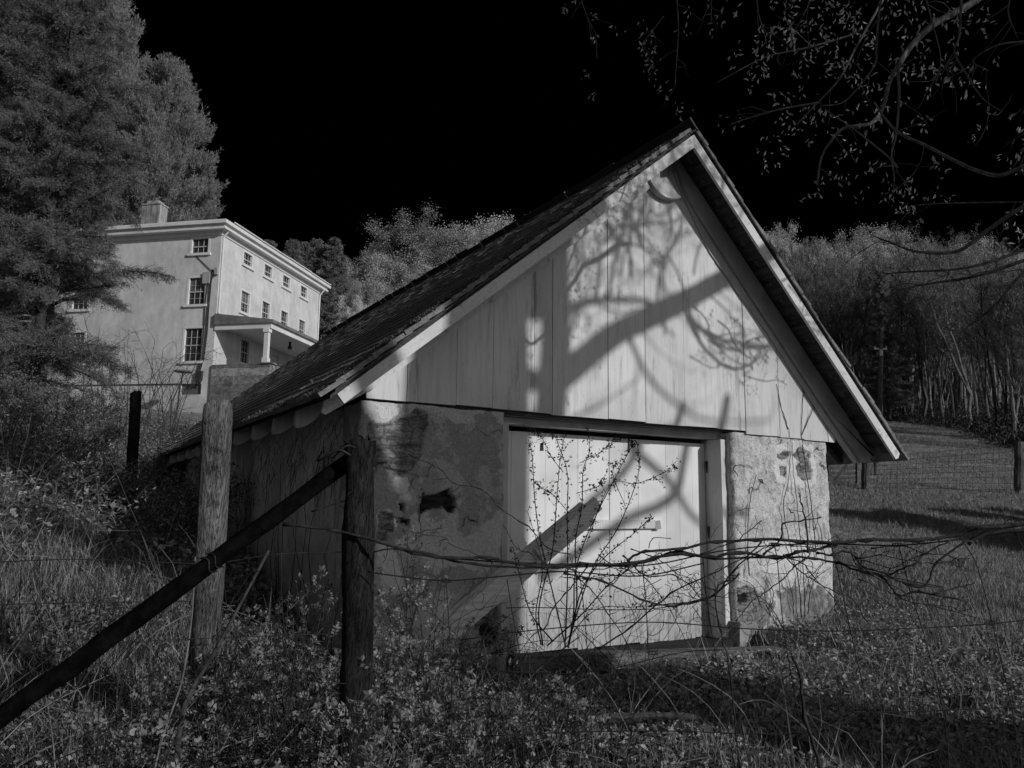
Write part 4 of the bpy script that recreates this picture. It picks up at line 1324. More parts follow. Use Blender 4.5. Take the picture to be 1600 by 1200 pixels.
# boughs seen at the upper right
PXB = [([(1640, -70), (1560, -25), (1517, 6), (1461, 37), (1424, 71), (1405, 101), (1390, 127), (1379, 169), (1360, 193), (1319, 200), (1298, 221), (1283, 247), (1277, 289)], 6.0, 5.6, .030, .006),
       ([(1407, 98), (1403, 112), (1405, 150), (1400, 210), (1393, 240), (1397, 277), (1396, 300)], 5.8, 5.7, .013, .004),
       ([(1366, 159), (1379, 180), (1405, 208), (1442, 225), (1484, 247), (1525, 266), (1562, 274), (1600, 259), (1660, 235)], 5.2, 4.6, .006, .014),
       ([(1289, 171), (1337, 204), (1390, 247), (1402, 262)], 5.0, 5.0, .004, .007),
       ([(1400, -40), (1379, 0), (1337, 75), (1311, 124), (1277, 161), (1244, 195)], 6.2, 6.0, .013, .004),
       ([(1280, 160), (1217, 171), (1165, 186), (1140, 195)], 6.0, 6.0, .008, .004),
       ([(1385, -30), (1375, 8), (1369, 75), (1367, 101), (1339, 139), (1315, 161), (1285, 165)], 5.6, 5.9, .010, .004),
       ([(1345, 45), (1326, 56), (1260, 75), (1195, 90), (1120, 129)], 6.3, 6.6, .010, .004),
       ([(1060, -40), (1058, 0), (1060, 50), (1056, 112), (1054, 140)], 6.8, 6.8, .008, .003),
       ([(1037, 25), (1018, 50), (1000, 72)], 6.9, 6.9, .006, .003),
       ([(1505, -40), (1502, 0), (1499, 56), (1491, 81), (1510, 116), (1532, 150), (1550, 165), (1566, 174)], 4.8, 4.8, .009, .003),
       ([(1491, 81), (1475, 105), (1455, 125)], 4.8, 4.9, .005, .003),
       ([(1700, 290), (1600, 323), (1540, 362), (1495, 393), (1432, 393), (1395, 380), (1365, 369)], 4.4, 4.8, .016, .004),
       ([(1700, 345), (1600, 390), (1512, 418), (1418, 425), (1380, 428)], 4.2, 4.6, .011, .003),
       ([(1700, 370), (1600, 407), (1523, 432), (1460, 442), (1410, 452), (1372, 474)], 4.3, 4.7, .012, .003),
       ([(1700, 340), (1600, 425), (1558, 474), (1523, 502), (1500, 520)], 4.4, 4.6, .010, .003),
       ([(1640, 315), (1560, 316), (1470, 318), (1420, 322)], 4.9, 5.2, .006, .003),
       ([(1700, 20), (1620, 60), (1560, 70), (1520, 95), (1545, 110)], 4.6, 4.8, .008, .003),
       ([(1180, -30), (1185, 20), (1196, 60), (1190, 75)], 6.4, 6.4, .006, .003),
       ([(1110, -30), (1112, 10), (1110, 40)], 6.6, 6.6, .005, .003),
       ([(1270, -30), (1262, 10), (1235, 60)], 6.0, 6.1, .007, .003),
       ([(900, -30), (915, 20), (935, 60)], 7.4, 7.4, .005, .002),
       ([(1440, -30), (1455, 30), (1470, 90), (1462, 130)], 5.2, 5.3, .006, .003),
       ([(1590, -30), (1575, 15), (1590, 60)], 4.6, 4.6, .006, .003)]
bs = Sticks(); lf = []
for P, r0, r1, ns, L, lv in big:
    MB(TO).tube(P, np.linspace(r0, r1, len(P)), 9, .03, rngo).build('branch', M['bark'], tree, True)
    if ns: bs.sprout(P, rngo, max(3, int(ns*.75)), L, min(.011, max(.0045, r1*.8)), min(lv, 1), .85, .05, .15, leaf_at=0)
for pts, k0, k1, r0, r1 in PXB:
    ks = np.linspace(k0, k1, len(pts))+rngo.normal(0, .05, len(pts))
    P = smooth_path([at(px, py, k) for (px, py), k in zip(pts, ks)], 4)
    MB(TO).tube(P, np.linspace(r0, r1, len(P)), 6).build('branch', M['bark'], tree, True)
    bs.sprout(P, rngo, 5, .35, .0035, 0, .9, .0, .2, leaf_at=0, droop=.3)
V, Fa = bs.mesh(3)
link('twigs', mesh_np('twigs', V-TO, [Fa]), M['bark'], tree)['kind'] = 'stuff'
tips = np.array(bs.tips)
sel = tips[rngo.random(len(tips)) < np.where(tips[:, 1] < -5.2, .035, .22)]
extra = []
for _ in range(120):
    px = rngo.triangular(1090, 1330, 1620); py = abs(rngo.normal(0, 130))
    if px > 1400: py *= 1.25
    extra.append(at(px, py, rngo.uniform(5, 6.8)))
for (px, py) in ((918, 120), (930, 140), (885, 10), (1010, 62), (1005, 85), (1000, 30), (1040, 135), (1065, 180), (1060, 160), (1070, 50), (1040, 138), (1120, 195), (1190, 240), (1215, 240), (1213, 190), (1212, 215), (1160, 190)):
    extra.append(at(px, py, 6.6))
sel = np.concatenate([sel, np.array(extra)])
cl = np.concatenate([sel+rngo.normal(0, .02, sel.shape) for _ in range(1)])
V, Fa = leaf_cloud(cl, rngo, 5, .042, .03, 1.1, .38)
link('leaves', mesh_np('leaves', V-TO, [Fa]), M['leaf_new'], tree)['kind'] = 'stuff'
# other trees out of frame whose shade crosses the meadow
for i, px in enumerate((1300, 1390, 1480, 1570, 1660, 1740)):
    b = hit(px, 800)
    x, y = b[0]+.375*6.6, b[1]-.927*6.6
    copy_tree(sp, (x, y, gzs(x, y)-.3), i*1.4, (.5, .30), 'low dense evergreen of the hedge standing out of frame to the right', 'hedge evergreens out of frame to the right')
# ------------------------------------------------------------------ fence
def post(name, label, pt, pb, k0, k1, wpx, mat, seed, chips=0, group=None, square=0):
    a = at(*pb, k1); b = at(*pt, k0)
    o = thing(name, label, 'fence post', (a[0], a[1], gzs(a[0], a[1])), 0, group)
    org = np.array(o.location)
    d = b-a
    z0 = org[2]-.3
    a2 = a + d*((z0-a[2])/d[2])
    r = wpx*k0/F_PX/2
    rng = np.random.default_rng(seed)
    n, m = 40, 28
    V = []; Fq = []
    ang = np.linspace(0, 2*math.pi, m, endpoint=False)
    groove = 1+rng.normal(0, .035, m)
    for i in range(n+1):
        t = i/n
        c = a2+(b-a2)*t
        for j in range(m):
            q = 1+.10*noise.noise(Vector((math.cos(ang[j])*1.2+seed, math.sin(ang[j])*1.2, t*2.5)))+.05*noise.noise(Vector((math.cos(ang[j])*5+seed, math.sin(ang[j])*5, t*4)))
            rr = r*q*groove[j]
            if square:
                ca, sa = abs(math.cos(ang[j]+.5)), abs(math.sin(ang[j]+.5)); rr *= .96/(ca**5+sa**5)**.2
            if chips and noise.noise(Vector((math.cos(ang[j])*1.3+seed*2, math.sin(ang[j])*1.3, t*5))) > .22: rr *= .74
            top = 0
            if i == n: top = rng.normal(0, .006)+.02*math.cos(ang[j]*1+1)+(chips*.03*noise.noise(Vector((math.cos(ang[j])*2, math.sin(ang[j])*2, seed))))
            V.append((c[0]+rr*math.cos(ang[j])*(.96 if i == n else 1), c[1]+rr*math.sin(ang[j])*(.96 if i == n else 1), c[2]+top))
    for i in range(n):
        for j in range(m): Fq.append((i*m+j, i*m+(j+1) % m, (i+1)*m+(j+1) % m, (i+1)*m+j))
    mb = MB(org); mb.add(V, Fq+[tuple(n*m+j for j in range(m))])
    mb.build('shaft', mat, o, True)
    return o, a2, b
rngf = np.random.default_rng(77)
post('fence_post', 'pale silver split fence post standing upright left of the shed eave', (341, 632), (322, 960), 4.4, 4.4, 41, M['wood_grey'], 3, square=1)
corner, cA, cB = post('corner_post', 'dark rotting corner post with the slanting brace pole against its top', (562, 690), (556, 1080), 3.55, 3.55, 50, M['wood_dark'], 6, 1)
post('fence_post', 'short dark fence post among brambles below the house', (213, 613), (206, 745), 11.5, 11.5, 16, M['wood_dark'], 9)
brace = thing('brace_pole', 'black rusted pole slanting from the lower left corner up to the dark corner post', 'brace', at(0, 1130, 2.4))
bo = np.array(brace.location)
ba = at(-140, 1226, 2.85); bb = at(552, 716, 3.60)
P = wob_line(ba, bb, 14, .0025, rngf)
mb = MB(bo); mb.tube(P, np.interp(np.linspace(0, 1, 14), [0, .5, 1], [.036, .038, .036]), 14, .07, rngf); mb.build('pole', M['pipe'], brace, True)
for t in (.62, .635):
    c = ba+(bb-ba)*t; d = unit(bb-ba); s_ = unit(np.cross(d, [0, 0, 1.])); u_ = np.cross(s_, d)
    ring = [c+(.05-.012*t)*(math.cos(a_)*s_+math.sin(a_)*u_)+d*.012*math.sin(a_*3) for a_ in np.linspace(0, 12.6, 30)]
    MB(bo).tube(ring, .003, 5).build('wire_binding', M['wire'], brace, True)
hook = smooth_path([at(548, 712, 3.4), at(530, 703, 3.38), at(512, 712, 3.38), at(497, 720, 3.4)], 5)
MB(bo).tube(hook, .006, 5).build('hook', M['wire'], brace, True)
MB(bo).tube(smooth_path([at(556, 700, 3.44), at(540, 697, 3.40), at(520, 716, 3.40)], 5), .005, 5).build('hook', M['wire'], brace, True)

fence = thing('wire_fence', 'sagging woven wire fence strung across the foreground from the dark corner post', 'fence', (cA[0], cA[1], gzs(cA[0], cA[1])))
fo = np.array(fence.location)
def wire(pts, r=.0022, name='wire'):
    mb = MB(fo); mb.tube(smooth_path(pts, 6), r, 5); return mb.build(name, M['wire'], fence, True)
# right panel: line wires
R0, R1 = np.array([cB[0]+.03, cB[1]-.02]), np.array([1.75, -4.85])
def fp(px, py):
    """point of the right-hand fence plane on a sight line"""
    d = at(px, py, 1.)-CAM; nrm = np.array([R1[1]-R0[1], -(R1[0]-R0[0]), 0]); q = np.array([R0[0], R0[1], 0])
    return CAM + d*(((q-CAM)@nrm)/(d@nrm))
def fl(px, py):
    """left-hand fence plane, under the brace pole"""
    a, b = ba, bb; nrm = np.array([b[1]-a[1], -(b[0]-a[0]), 0.]); d = at(px, py, 1.)-CAM
    return CAM + d*(((a-CAM)@nrm)/(d@nrm))
wire([fp(*q) for q in ((585, 862), (620, 858), (700, 872), (830, 880), (1000, 884), (1120, 862), (1210, 852), (1299, 850), (1404, 852), (1505, 842), (1590, 830), (1680, 826))], .003)
wire([fp(*q) for q in ((575, 893), (620, 900), (697, 907), (790, 900), (880, 893), (1000, 900), (1100, 880))], .003)
wire([fp(*q) for q in ((790, 950), (830, 949), (1010, 952), (1120, 930))], .002)
wire([fp(*q) for q in ((720, 1000), (830, 985), (1010, 972), (1160, 982), (1299, 986), (1420, 982), (1554, 974), (1660, 960))], .0024)
wire([fp(*q) for q in ((760, 1150), (890, 1144), (1040, 1142), (1246, 1146), (1323, 1116), (1420, 1112), (1579, 1105), (1680, 1098))], .0024)
wire([fp(*q) for q in ((600, 1020), (700, 1040), (900, 1052), (1062, 1020), (1130, 1015))], .002)
for st_ in ([(1003, 883), (1009, 940), (1016, 1050), (1036, 1190), (1042, 1260)], [(1210, 852), (1215, 880), (1222, 960), (1232, 1030), (1260, 1190), (1268, 1260)],
            [(1299, 850), (1306, 880), (1330, 990), (1375, 1190), (1388, 1260)], [(1404, 850), (1424, 930), (1442, 985), (1475, 1120), (1486, 1240)],
            [(1505, 845), (1527, 885), (1547, 960), (1566, 1040), (1585, 1130), (1594, 1240)], [(1586, 832), (1604, 870), (1622, 940)],
            [(792, 905), (801, 960), (815, 1050), (818, 1200)], [(697, 907), (702, 985), (706, 1100), (704, 1240)], [(905, 893), (913, 960), (922, 1080), (926, 1230)], [(1098, 870), (1106, 950), (1128, 1080), (1150, 1210)]):
    wire([fp(*q) for q in st_], .0021, 'stay_wire')
for px, py in ((697, 907), (1020, 1020), (1210, 851), (1300, 850), (1404, 851), (1547, 974), (1330, 988)):
    c = fp(px, py)
    MB(fo).tube([c+np.array([.012*math.cos(a_), .012*math.cos(a_)*-.6, .007*math.sin(a_)])+np.array([a_-9, -(a_-9)*.6, 0])*.0012 for a_ in np.linspace(0, 18, 40)], .002, 4).build('wire_knot', M['wire'], fence, True)
# left panel
wire([fl(*q) for q in ((-40, 880), (100, 874), (190, 876), (330, 880), (430, 866), (550, 862))], .002)
wire([fl(*q) for q in ((-40, 946), (60, 943), (170, 941), (300, 940))], .0018)
wire([fl(*q) for q in ((-40, 1012), (90, 1010), (260, 1000), (520, 990))], .0018)
wire([fl(*q) for q in ((60, 1080), (120, 1072), (180, 1066), (270, 1063), (400, 1062), (540, 1068))], .0018)
for st_ in ([(160, 870), (156, 960), (155, 1080), (150, 1240)], [(62, 872), (64, 1000), (70, 1100)], [(440, 862), (440, 930), (456, 1120), (470, 1240)], [(362, 950), (372, 1010), (390, 1110), (400, 1240)], [(250, 1000), (238, 1060), (236, 1230)]):
    wire([fl(*q) for q in st_], .0018, 'stay_wire')

# ------------------------------------------------------------------ grape vine along the top wire
vine = thing('grape_vine', 'bare grapevine canes twisted along the top wire of the fence with curling tendrils', 'vine', (R0[0], R0[1], 1.0))
vo = np.array(vine.location)
vs = Sticks()
def vpath(pts, r0, r1, shoots=4, off=.03):
    P = smooth_path([fp(px, py)+np.array([0, -off, 0])+rngf.normal(0, .008, 3) for px, py in pts], 5)
    P = P+np.cumsum(rngf.normal(0, .0016, P.shape), 0)*.5+rngf.normal(0, .0018, P.shape)
    rr = np.linspace(r0, r1, len(P)); rr[::5] *= 1.5
    MB(vo).tube(P, rr, 7, .05, rngf).build('cane', M['vine'], vine, True)
    if shoots: vs.sprout(P, rngf, shoots*2+1, .10, .0018, 0, 1.1, .05, .03)
VP = [([(440, 817), (520, 826), (590, 842), (640, 858), (700, 870), (760, 875), (830, 880), (900, 883), (975, 882), (1045, 870), (1100, 874), (1150, 866), (1210, 872), (1240, 866), (1265, 858), (1290, 856)], .0065, .006, 8),
      ([(600, 850), (660, 868), (740, 880), (830, 884), (920, 886), (1000, 879), (1050, 864), (1110, 870), (1200, 868), (1262, 876), (1296, 880), (1340, 893), (1365, 902), (1390, 925), (1420, 928), (1495, 938)], .005, .004, 8),
      ([(972, 878), (1000, 862), (1050, 857), (1120, 846), (1170, 842), (1240, 846), (1300, 848), (1350, 843), (1420, 842), (1480, 838), (1520, 828), (1560, 820), (1620, 816)], .005, .008, 9),
      ([(1500, 846), (1540, 834), (1590, 826), (1660, 824)], .007, .008, 3),
      ([(1265, 858), (1290, 868), (1320, 862), (1345, 880), (1372, 895), (1410, 915), (1432, 912), (1450, 880), (1490, 850), (1510, 842)], .0045, .004, 3),
      ([(1300, 878), (1360, 896), (1420, 914), (1465, 925), (1380, 896), (1440, 870)], .003, .002, 3),
      ([(1372, 896), (1410, 880), (1440, 862), (1470, 848)], .004, .003, 1),
      ([(1425, 922), (1452, 926), (1480, 916), (1514, 908)], .003, .002, 1),
      ([(1180, 868), (1205, 842), (1208, 820), (1240, 810), (1262, 812)], .004, .002, 1, .05),
      ([(1246, 860), (1243, 820), (1238, 790), (1229, 770)], .004, .002, 1, .05),
      ([(1001, 860), (1015, 843), (1046, 842)], .002, .0014, 0),
      ([(870, 893), (930, 905), (990, 935), (1045, 942), (1100, 925), (1140, 890), (1175, 850)], .004, .003, 6),
      ([(1140, 895), (1110, 930), (1060, 942), (1000, 942)], .003, .003, 3),
      ([(930, 1010), (980, 985), (1040, 930), (1100, 900), (1160, 872)], .0035, .0025, 2),
      ([(1135, 905), (1108, 920), (1115, 980), (1128, 1060), (1150, 1190), (1180, 1260)], .003, .0035, 3),
      ([(1230, 1020), (1238, 1060), (1250, 1120), (1272, 1200), (1280, 1250)], .006, .008, 2),
      ([(1085, 862), (1120, 850), (1145, 838), (1180, 815)], .0025, .0016, 1),
      ([(785, 877), (700, 850), (690, 840), (640, 836)], .0015, .001, 1),
      ([(1330, 905), (1400, 930), (1470, 945), (1560, 970)], .002, .0014, 0),
      ([(480, 800), (540, 778), (552, 742), (530, 720)], .003, .0015, 2)]
for _ in range(16):
    x0 = rngf.uniform(880, 1420); y0 = np.interp(x0, [880, 1100, 1300, 1500], [886, 868, 862, 845])+rngf.normal(0, 8); pts = [(x0, y0)]; dx = rngf.choice([-1, 1])*rngf.uniform(22, 40); dy = rngf.uniform(-9, 14)
    for q in range(rngf.integers(4, 8)):
        dy += rngf.normal(0, 9); pts.append((pts[-1][0]+dx*rngf.uniform(.5, 1.3), pts[-1][1]+dy))
    VP.append((pts, rngf.uniform(.002, .0034), .0012, 3))
for v in VP: vpath(*v)
for _ in range(30):
    px = rngf.choice([rngf.uniform(980, 1180), rngf.uniform(620, 1500)]); py = rngf.uniform(880, 985) if px < 1180 else rngf.uniform(850, 930)
    c = fp(px, py)+np.array([0, -.03, 0]); n = 26
    th = np.linspace(0, rngf.uniform(4, 11), n); rad = np.linspace(rngf.uniform(.02, .05), .005, n)
    ph = rngf.uniform(0, 6.28); dr = rngf.normal(0, .05, 3)
    MB(vo).tube([c+np.array([rad[i]*math.cos(th[i]+ph), rngf.normal(0, .0015), rad[i]*math.sin(th[i]+ph)])+dr*i/n for i in range(n)], np.linspace(.0014, .0008, n), 4).build('tendril', M['vine'], vine, True)
for _ in range(26):
    a_ = fp(rngf.uniform(990, 1170), rngf.uniform(885, 960)); b_ = a_+np.array([rngf.normal(0, .12), rngf.normal(0, .03), rngf.normal(-.06, .07)])
    MB(vo).tube(wob_line(a_, b_, 8, .012, rngf), np.linspace(.0016, .0009, 8), 4).build('tendril', M['vine'], vine, True)
V, Fa = vs.mesh(4); link('twigs', mesh_np('twigs', V-vo, [Fa]), M['vine'], vine)['kind'] = 'stuff'

# ------------------------------------------------------------------ timber and logs
beam = thing('leaning_beam', 'long weathered beam leaning slantwise in front of the white door', 'beam', hit(655, 1020))
o_ = np.array(beam.location)
a_, b_ = at(640, 1032, 6.25), at(918, 800, 6.85)
mb = MB(o_); mb.bar(a_, b_, .10, .19, (0, -.25, 1)); bo_ = mb.build('timber', M['plank'], beam)
mb = MB(o_); d_ = unit(b_-a_); mb.bar(b_-d_*.62+np.array([0, -.075, .03]), b_+d_*.06+np.array([0, -.075, .04]), .05, .12, (0, -.25, 1)); mb.build('split_piece', M['plank'], beam)
def log(name, label, cat, pts, r0, r1, mat, rough=.06, n=10):
    P = smooth_path([np.array(p) for p in pts], 5); o = thing(name, label, cat, P[0])
    mb = MB(P[0]); mb.tube(P, np.linspace(r0, r1, len(P)), n, rough, rngf); mb.build('wood', mat, o, False); return o
def gh(px, py, dz=0.): p = hit(px, py); return p+np.array([0, 0, dz])
tb_ = thing('ground_beam', 'grey squared beam lying on the ground across the front of the door', 'beam', gh(850, 1040))
o_ = np.array(tb_.location); mb = MB(o_); q0, q1 = at(800, 1036, 6.25), at(1215, 1022, 7.25); mb.bar(q0, q1, .16, .12); mb.build('timber', M['beam_dark'], tb_)
log('fallen_log', 'short black rotting log with a hollow end lying right of the door beam', 'log', [at(1180, 1035, 6.7), at(1235, 1036, 6.9), at(1300, 1028, 7.1)], .085, .07, M['wood_dark'], .12)
log('fallen_log', 'dark half-buried log in the litter beyond the right end of the short black log', 'log', [at(1330, 1026, 7.2), at(1390, 1022, 7.5), at(1450, 1020, 7.8)], .06, .05, M['wood_dark'], .1)
log('fallen_branch', 'long crooked fallen branch in the grass low in front of the door', 'branch', [at(950, 1122, 4.5), at(1050, 1118, 4.6), at(1130, 1128, 4.7), at(1200, 1150, 4.6), at(1290, 1172, 4.5)], .02, .014, M['bark_dark'], .15)
log('fallen_branch', 'pale broken stick lying in the weeds below the leaning beam', 'branch', [at(690, 1128, 4.6), at(760, 1118, 4.7), at(850, 1112, 4.8)], .012, .008, M['bark'], .08)
log('fallen_branch', 'dark bowed root-like branch under the beam foot left of the door', 'branch', [at(640, 1035, 5.9), at(720, 1055, 5.7), at(800, 1080, 5.6), at(840, 1092, 5.6)], .04, .02, M['bark'], .1)
log('fallen_branch', 'forked dead branch leaning in the weeds under the brace pole', 'branch', [at(420, 860, 3.6), at(340, 1010, 3.4), at(290, 1100, 3.3), at(275, 1190, 3.2)], .006, .012, M['bark_dark'], .08)
log('dead_stalk', 'dark bent stalk rising through the weeds left of the corner post', 'stalk', [at(305, 870, 3.4), at(300, 960, 3.3), at(285, 1060, 3.2), at(255, 1150, 3.1), at(230, 1250, 3.0)], .003, .004, M['bark'], .1, 6)

# ------------------------------------------------------------------ far fence, gate and pole on the right
def far_post(label, px, pyt, pyb, w):
    b = hit(px, pyb); k = (b-CAM)@_f; t = at(px+3, pyt, k)
    o = thing('fence_post', label, 'fence post', b)
    mb = MB(b); r = w*k/F_PX/2
    P = wob_line(b-np.array([0, 0, .3]), t, 8, .01, rngf)
    mb.tube(P, np.linspace(r*1.05, r*.95, 8), 10, .06, rngf); mb.build('shaft', M['wood_grey'], o); return b, t
fpA = far_post('round grey fence post at the right edge of the meadow', 1589, 690, 772, 13)
fpB = far_post('grey gate post seen just below the right end of the shed roof', 1350, 712, 766, 12)
fpC = far_post('thin dark post in the weeds behind the grey gate post', 1366, 712, 742, 6)
mw = thing('meadow_fence', 'faint square-mesh wire fence across the meadow between two grey posts', 'fence', fpB[0])
o_ = np.array(mw.location)
mb = MB(o_)
A0, A1, B0, B1 = fpB[0], fpB[1], fpA[0], fpA[1]
for i in range(8):
    t = .08+.86*i/7
    mb.tube(wob_line(A0+(A1-A0)*t, B0+(B1-B0)*t, 10, .004, rngf), .004, 4)
mb.build('wire', M['wire'], mw)
mb = MB(o_)
for i in range(1, 24):
    t = i/24; mb.tube([A0+(B0-A0)*t+np.array([0, 0, .08]), A1+(B1-A1)*t+np.array([0, 0, -.06])], .003, 4)
mb.build('stay_wire', M['wire'], mw)
gate = thing('field_gate', 'weathered slatted gate half hidden behind the right wall of the shed', 'gate', hit(1318, 757))
o_ = np.array(gate.location); kk = (o_-CAM)@_f
for i, py in enumerate((722, 731, 739, 746, 753)):
    MB(o_).bar(at(1292, py, kk), at(1342, py+1, kk), .03, .07).build('rail', M['beam_dark'], gate)
MB(o_).bar(at(1300, 756, kk), at(1326, 722, kk), .05, .06).build('brace', M['beam_dark'], gate)
for px in (1295, 1340): MB(o_).bar(at(px, 757, kk), at(px, 718, kk), .05, .09, (1, 0, 0)).build('stile', M['beam_dark'], gate)
pole_b = hit(1374, 660); pk = (pole_b-CAM)@_f
pole = thing('utility_pole', 'tall bare utility pole at the edge of the wood above the meadow', 'pole', pole_b)
mb = MB(pole_b); mb.tube([pole_b-np.array([0, 0, .5]), at(1376, 600, pk), at(1377, 512, pk)], [7*pk/F_PX/2*1.1, 7*pk/F_PX/2, 6*pk/F_PX/2], 10); mb.build('shaft', M['wood_grey'], pole)
mb = MB(pole_b); q = at(1376, 545, pk); sd = np.array([_r[0], _r[1], 0]); mb.bar(q-sd*.5, q+sd*.5, .08, .1)
for e in (-.42, .42): mb.tube([q+sd*e+np.array([0, 0, .05]), q+sd*e+np.array([0, 0, .2])], [.05, .04], 8)
mb.build('crossarm', M['plank'], pole)
mb = MB(pole_b); mb.tube([at(1375, 556, pk)-_f*.2, at(1375, 546, pk)-_f*.2], .12, 8); mb.build('insulator', M['htrim'], pole)

# ------------------------------------------------------------------ shrubs and weeds
def rose_leaves(C, d, rng, size):
    """pinnate leaves: pairs of leaflets along a short stalk and one at the end"""
    n = len(C)
    ax = unit(d*.5+rng.normal(0, .7, (n, 3))+np.array([0, 0, .15])); N = perp(ax, rng); N[:, 2] = np.abs(N[:, 2]); N = unit(N-ax*np.sum(N*ax, 1, keepdims=True))
    S = np.cross(ax, N); sz = size*rng.uniform(.55, 1.35, n)[:, None]
    c_, d_, n_, l_ = [], [], [], []
    for j, t in enumerate((.45, .95, 1.45)):
        for s in (-1, 1):
            c_.append(C+ax*sz*t*1.3); d_.append(unit(ax*.55+S*s+N*rng.normal(0, .2, (n, 1)))); n_.append(unit(N+rng.normal(0, .25, (n, 3)))); l_.append(sz[:, 0]*(.8+.15*j))
    c_.append(C+ax*sz*1.9); d_.append(ax); n_.append(N); l_.append(sz[:, 0]*1.2)
    L = np.concatenate(l_)
    return leaves_mesh(np.concatenate(c_), np.concatenate(d_), np.concatenate(n_), L, L*.58, .12)
def shrub(name, label, cat, base, stems, h, spread, rng, mat_s, mat_l, r=.006, lv=1, shoots=6, leaf=.03, per=3, dens=1., group=None, sl=.35, droop=.3, wid=.5, arch=.5, compound=False):
    base = np.array(base, float)
    o = thing(name, label, cat, base, 0, group)
    tips, tipd = [], []
    for _ in range(stems):
        st = Sticks()
        a = rng.uniform(0, 6.28); lean = rng.uniform(.1, 1)*spread
        b0 = base+np.array([rng.normal(0, spread*.25), rng.normal(0, spread*.25), 0]); b0[2] = gzs(b0[0], b0[1])-.03
        hh = h*rng.uniform(.6, 1.1)
        t = np.linspace(0, 1, 9)[:, None]
        out = np.array([math.cos(a), math.sin(a), 0])
        P = b0+out*lean*t**1.5+np.array([0, 0, 1.])*hh*(t*(1+arch*.6)-arch*.6*t**2.5)+np.cumsum(rng.normal(0, .018*h, (9, 3)), 0)*t
        st.path(P, r, r*.3)
        st.sprout(P, rng, shoots, sl, r*.4, lv, .9, .1, .2, leaf_at=1, droop=droop)
        V, Fa = st.mesh(4)
        link('stem', mesh_np('stem', V-base, [Fa]), mat_s, o)
        tips += st.tips; tipd += st.tipd
    tips = np.array(tips); tipd = np.array(tipd); kp = rng.random(len(tips)) < dens
    tips, tipd = tips[kp], tipd[kp]
    if per and len(tips):
        V, Fa = rose_leaves(tips, tipd, rng, leaf) if compound else leaf_cloud(tips, rng, per, leaf, leaf*.7, .1, wid)
        lo = link('leaves', mesh_np('leaves', V-base, [Fa]), mat_l, o); lo['kind'] = 'stuff'
    return o
rs = np.random.default_rng(123)
# the thin shrub before the door, stems following the photograph's fan
ds = thing('young_shrub', 'thin open shrub with tiny paired leaves growing up in front of the white door', 'shrub', hit(872, 1012))
dso = np.array(ds.location); DL = []; dtips = []
def dpt(px, py, k=6.35): return at(px, py, k)
FAN = [[(870, 1010), (878, 950), (886, 880), (890, 800), (884, 740), (872, 690), (868, 676)], [(866, 1012), (880, 960), (892, 900), (912, 850), (940, 790), (960, 750), (985, 700), (998, 696)],
       [(872, 1008), (890, 940), (900, 850), (905, 790), (912, 740), (918, 700), (920, 668)], [(868, 1012), (890, 950), (925, 880), (960, 830), (990, 770), (997, 730), (1000, 705)],
       [(862, 1010), (856, 940), (842, 850), (836, 780), (832, 720), (830, 688)], [(864, 1008), (850, 950), (858, 860), (868, 790), (878, 720), (882, 680)],
       [(915, 845), (955, 760), (1000, 752), (1040, 736), (1052, 731)], [(884, 740), (860, 712), (848, 690), (834, 672)], [(890, 800), (866, 770), (848, 762), (838, 752)],
       [(905, 725), (930, 712), (955, 695), (975, 682)], [(900, 770), (930, 760), (945, 745)], [(870, 1010), (920, 960), (960, 910), (1000, 880), (1040, 862)], [(868, 1010), (900, 930), (940, 870), (990, 835), (1018, 808)],
       [(860, 1005), (830, 960), (815, 900), (800, 860)], [(880, 1000), (930, 950), (990, 945), (1040, 930)], [(850, 1008), (838, 960), (846, 880), (826, 800)], [(980, 790), (960, 740), (962, 722)], [(876, 900), (920, 905), (975, 895), (1020, 890)]]
for pts in FAN:
    bx_, bk_ = (rs.uniform(-26, 26), rs.normal(0, .10)) if pts[0][1] > 990 else (0, 0)
    P = smooth_path([dpt(px+bx_*max(0, (py-850)/160.)+rs.normal(0, 2.5), py+rs.normal(0, 2), 6.35+bk_+rs.normal(0, .03)) for px, py in pts], 6)
    st = Sticks()
    st.path(P, .0065 if pts[0][1] > 1000 else .003, .0018)
    st.sprout(P, rs, 5, .16, .0014, 0, .9, .1, .3)
    V, Fa = st.mesh(5); link('stem', mesh_np('stem', V-dso, [Fa]), M['vine'], ds); dtips += st.tips
    seg = P[len(P)//4:]
    for q in seg:
        for _ in range(2):
            DL.append(q+rs.normal(0, .008, 3))
DLt = np.concatenate([np.array(DL), np.array(dtips)[::2]])
V, Fa = leaf_cloud(DLt, rs, 2, .026, .008, .0, .5); link('leaves', mesh_np('leaves', V-dso, [Fa]), M['leaf_dark'], ds)['kind'] = 'stuff'

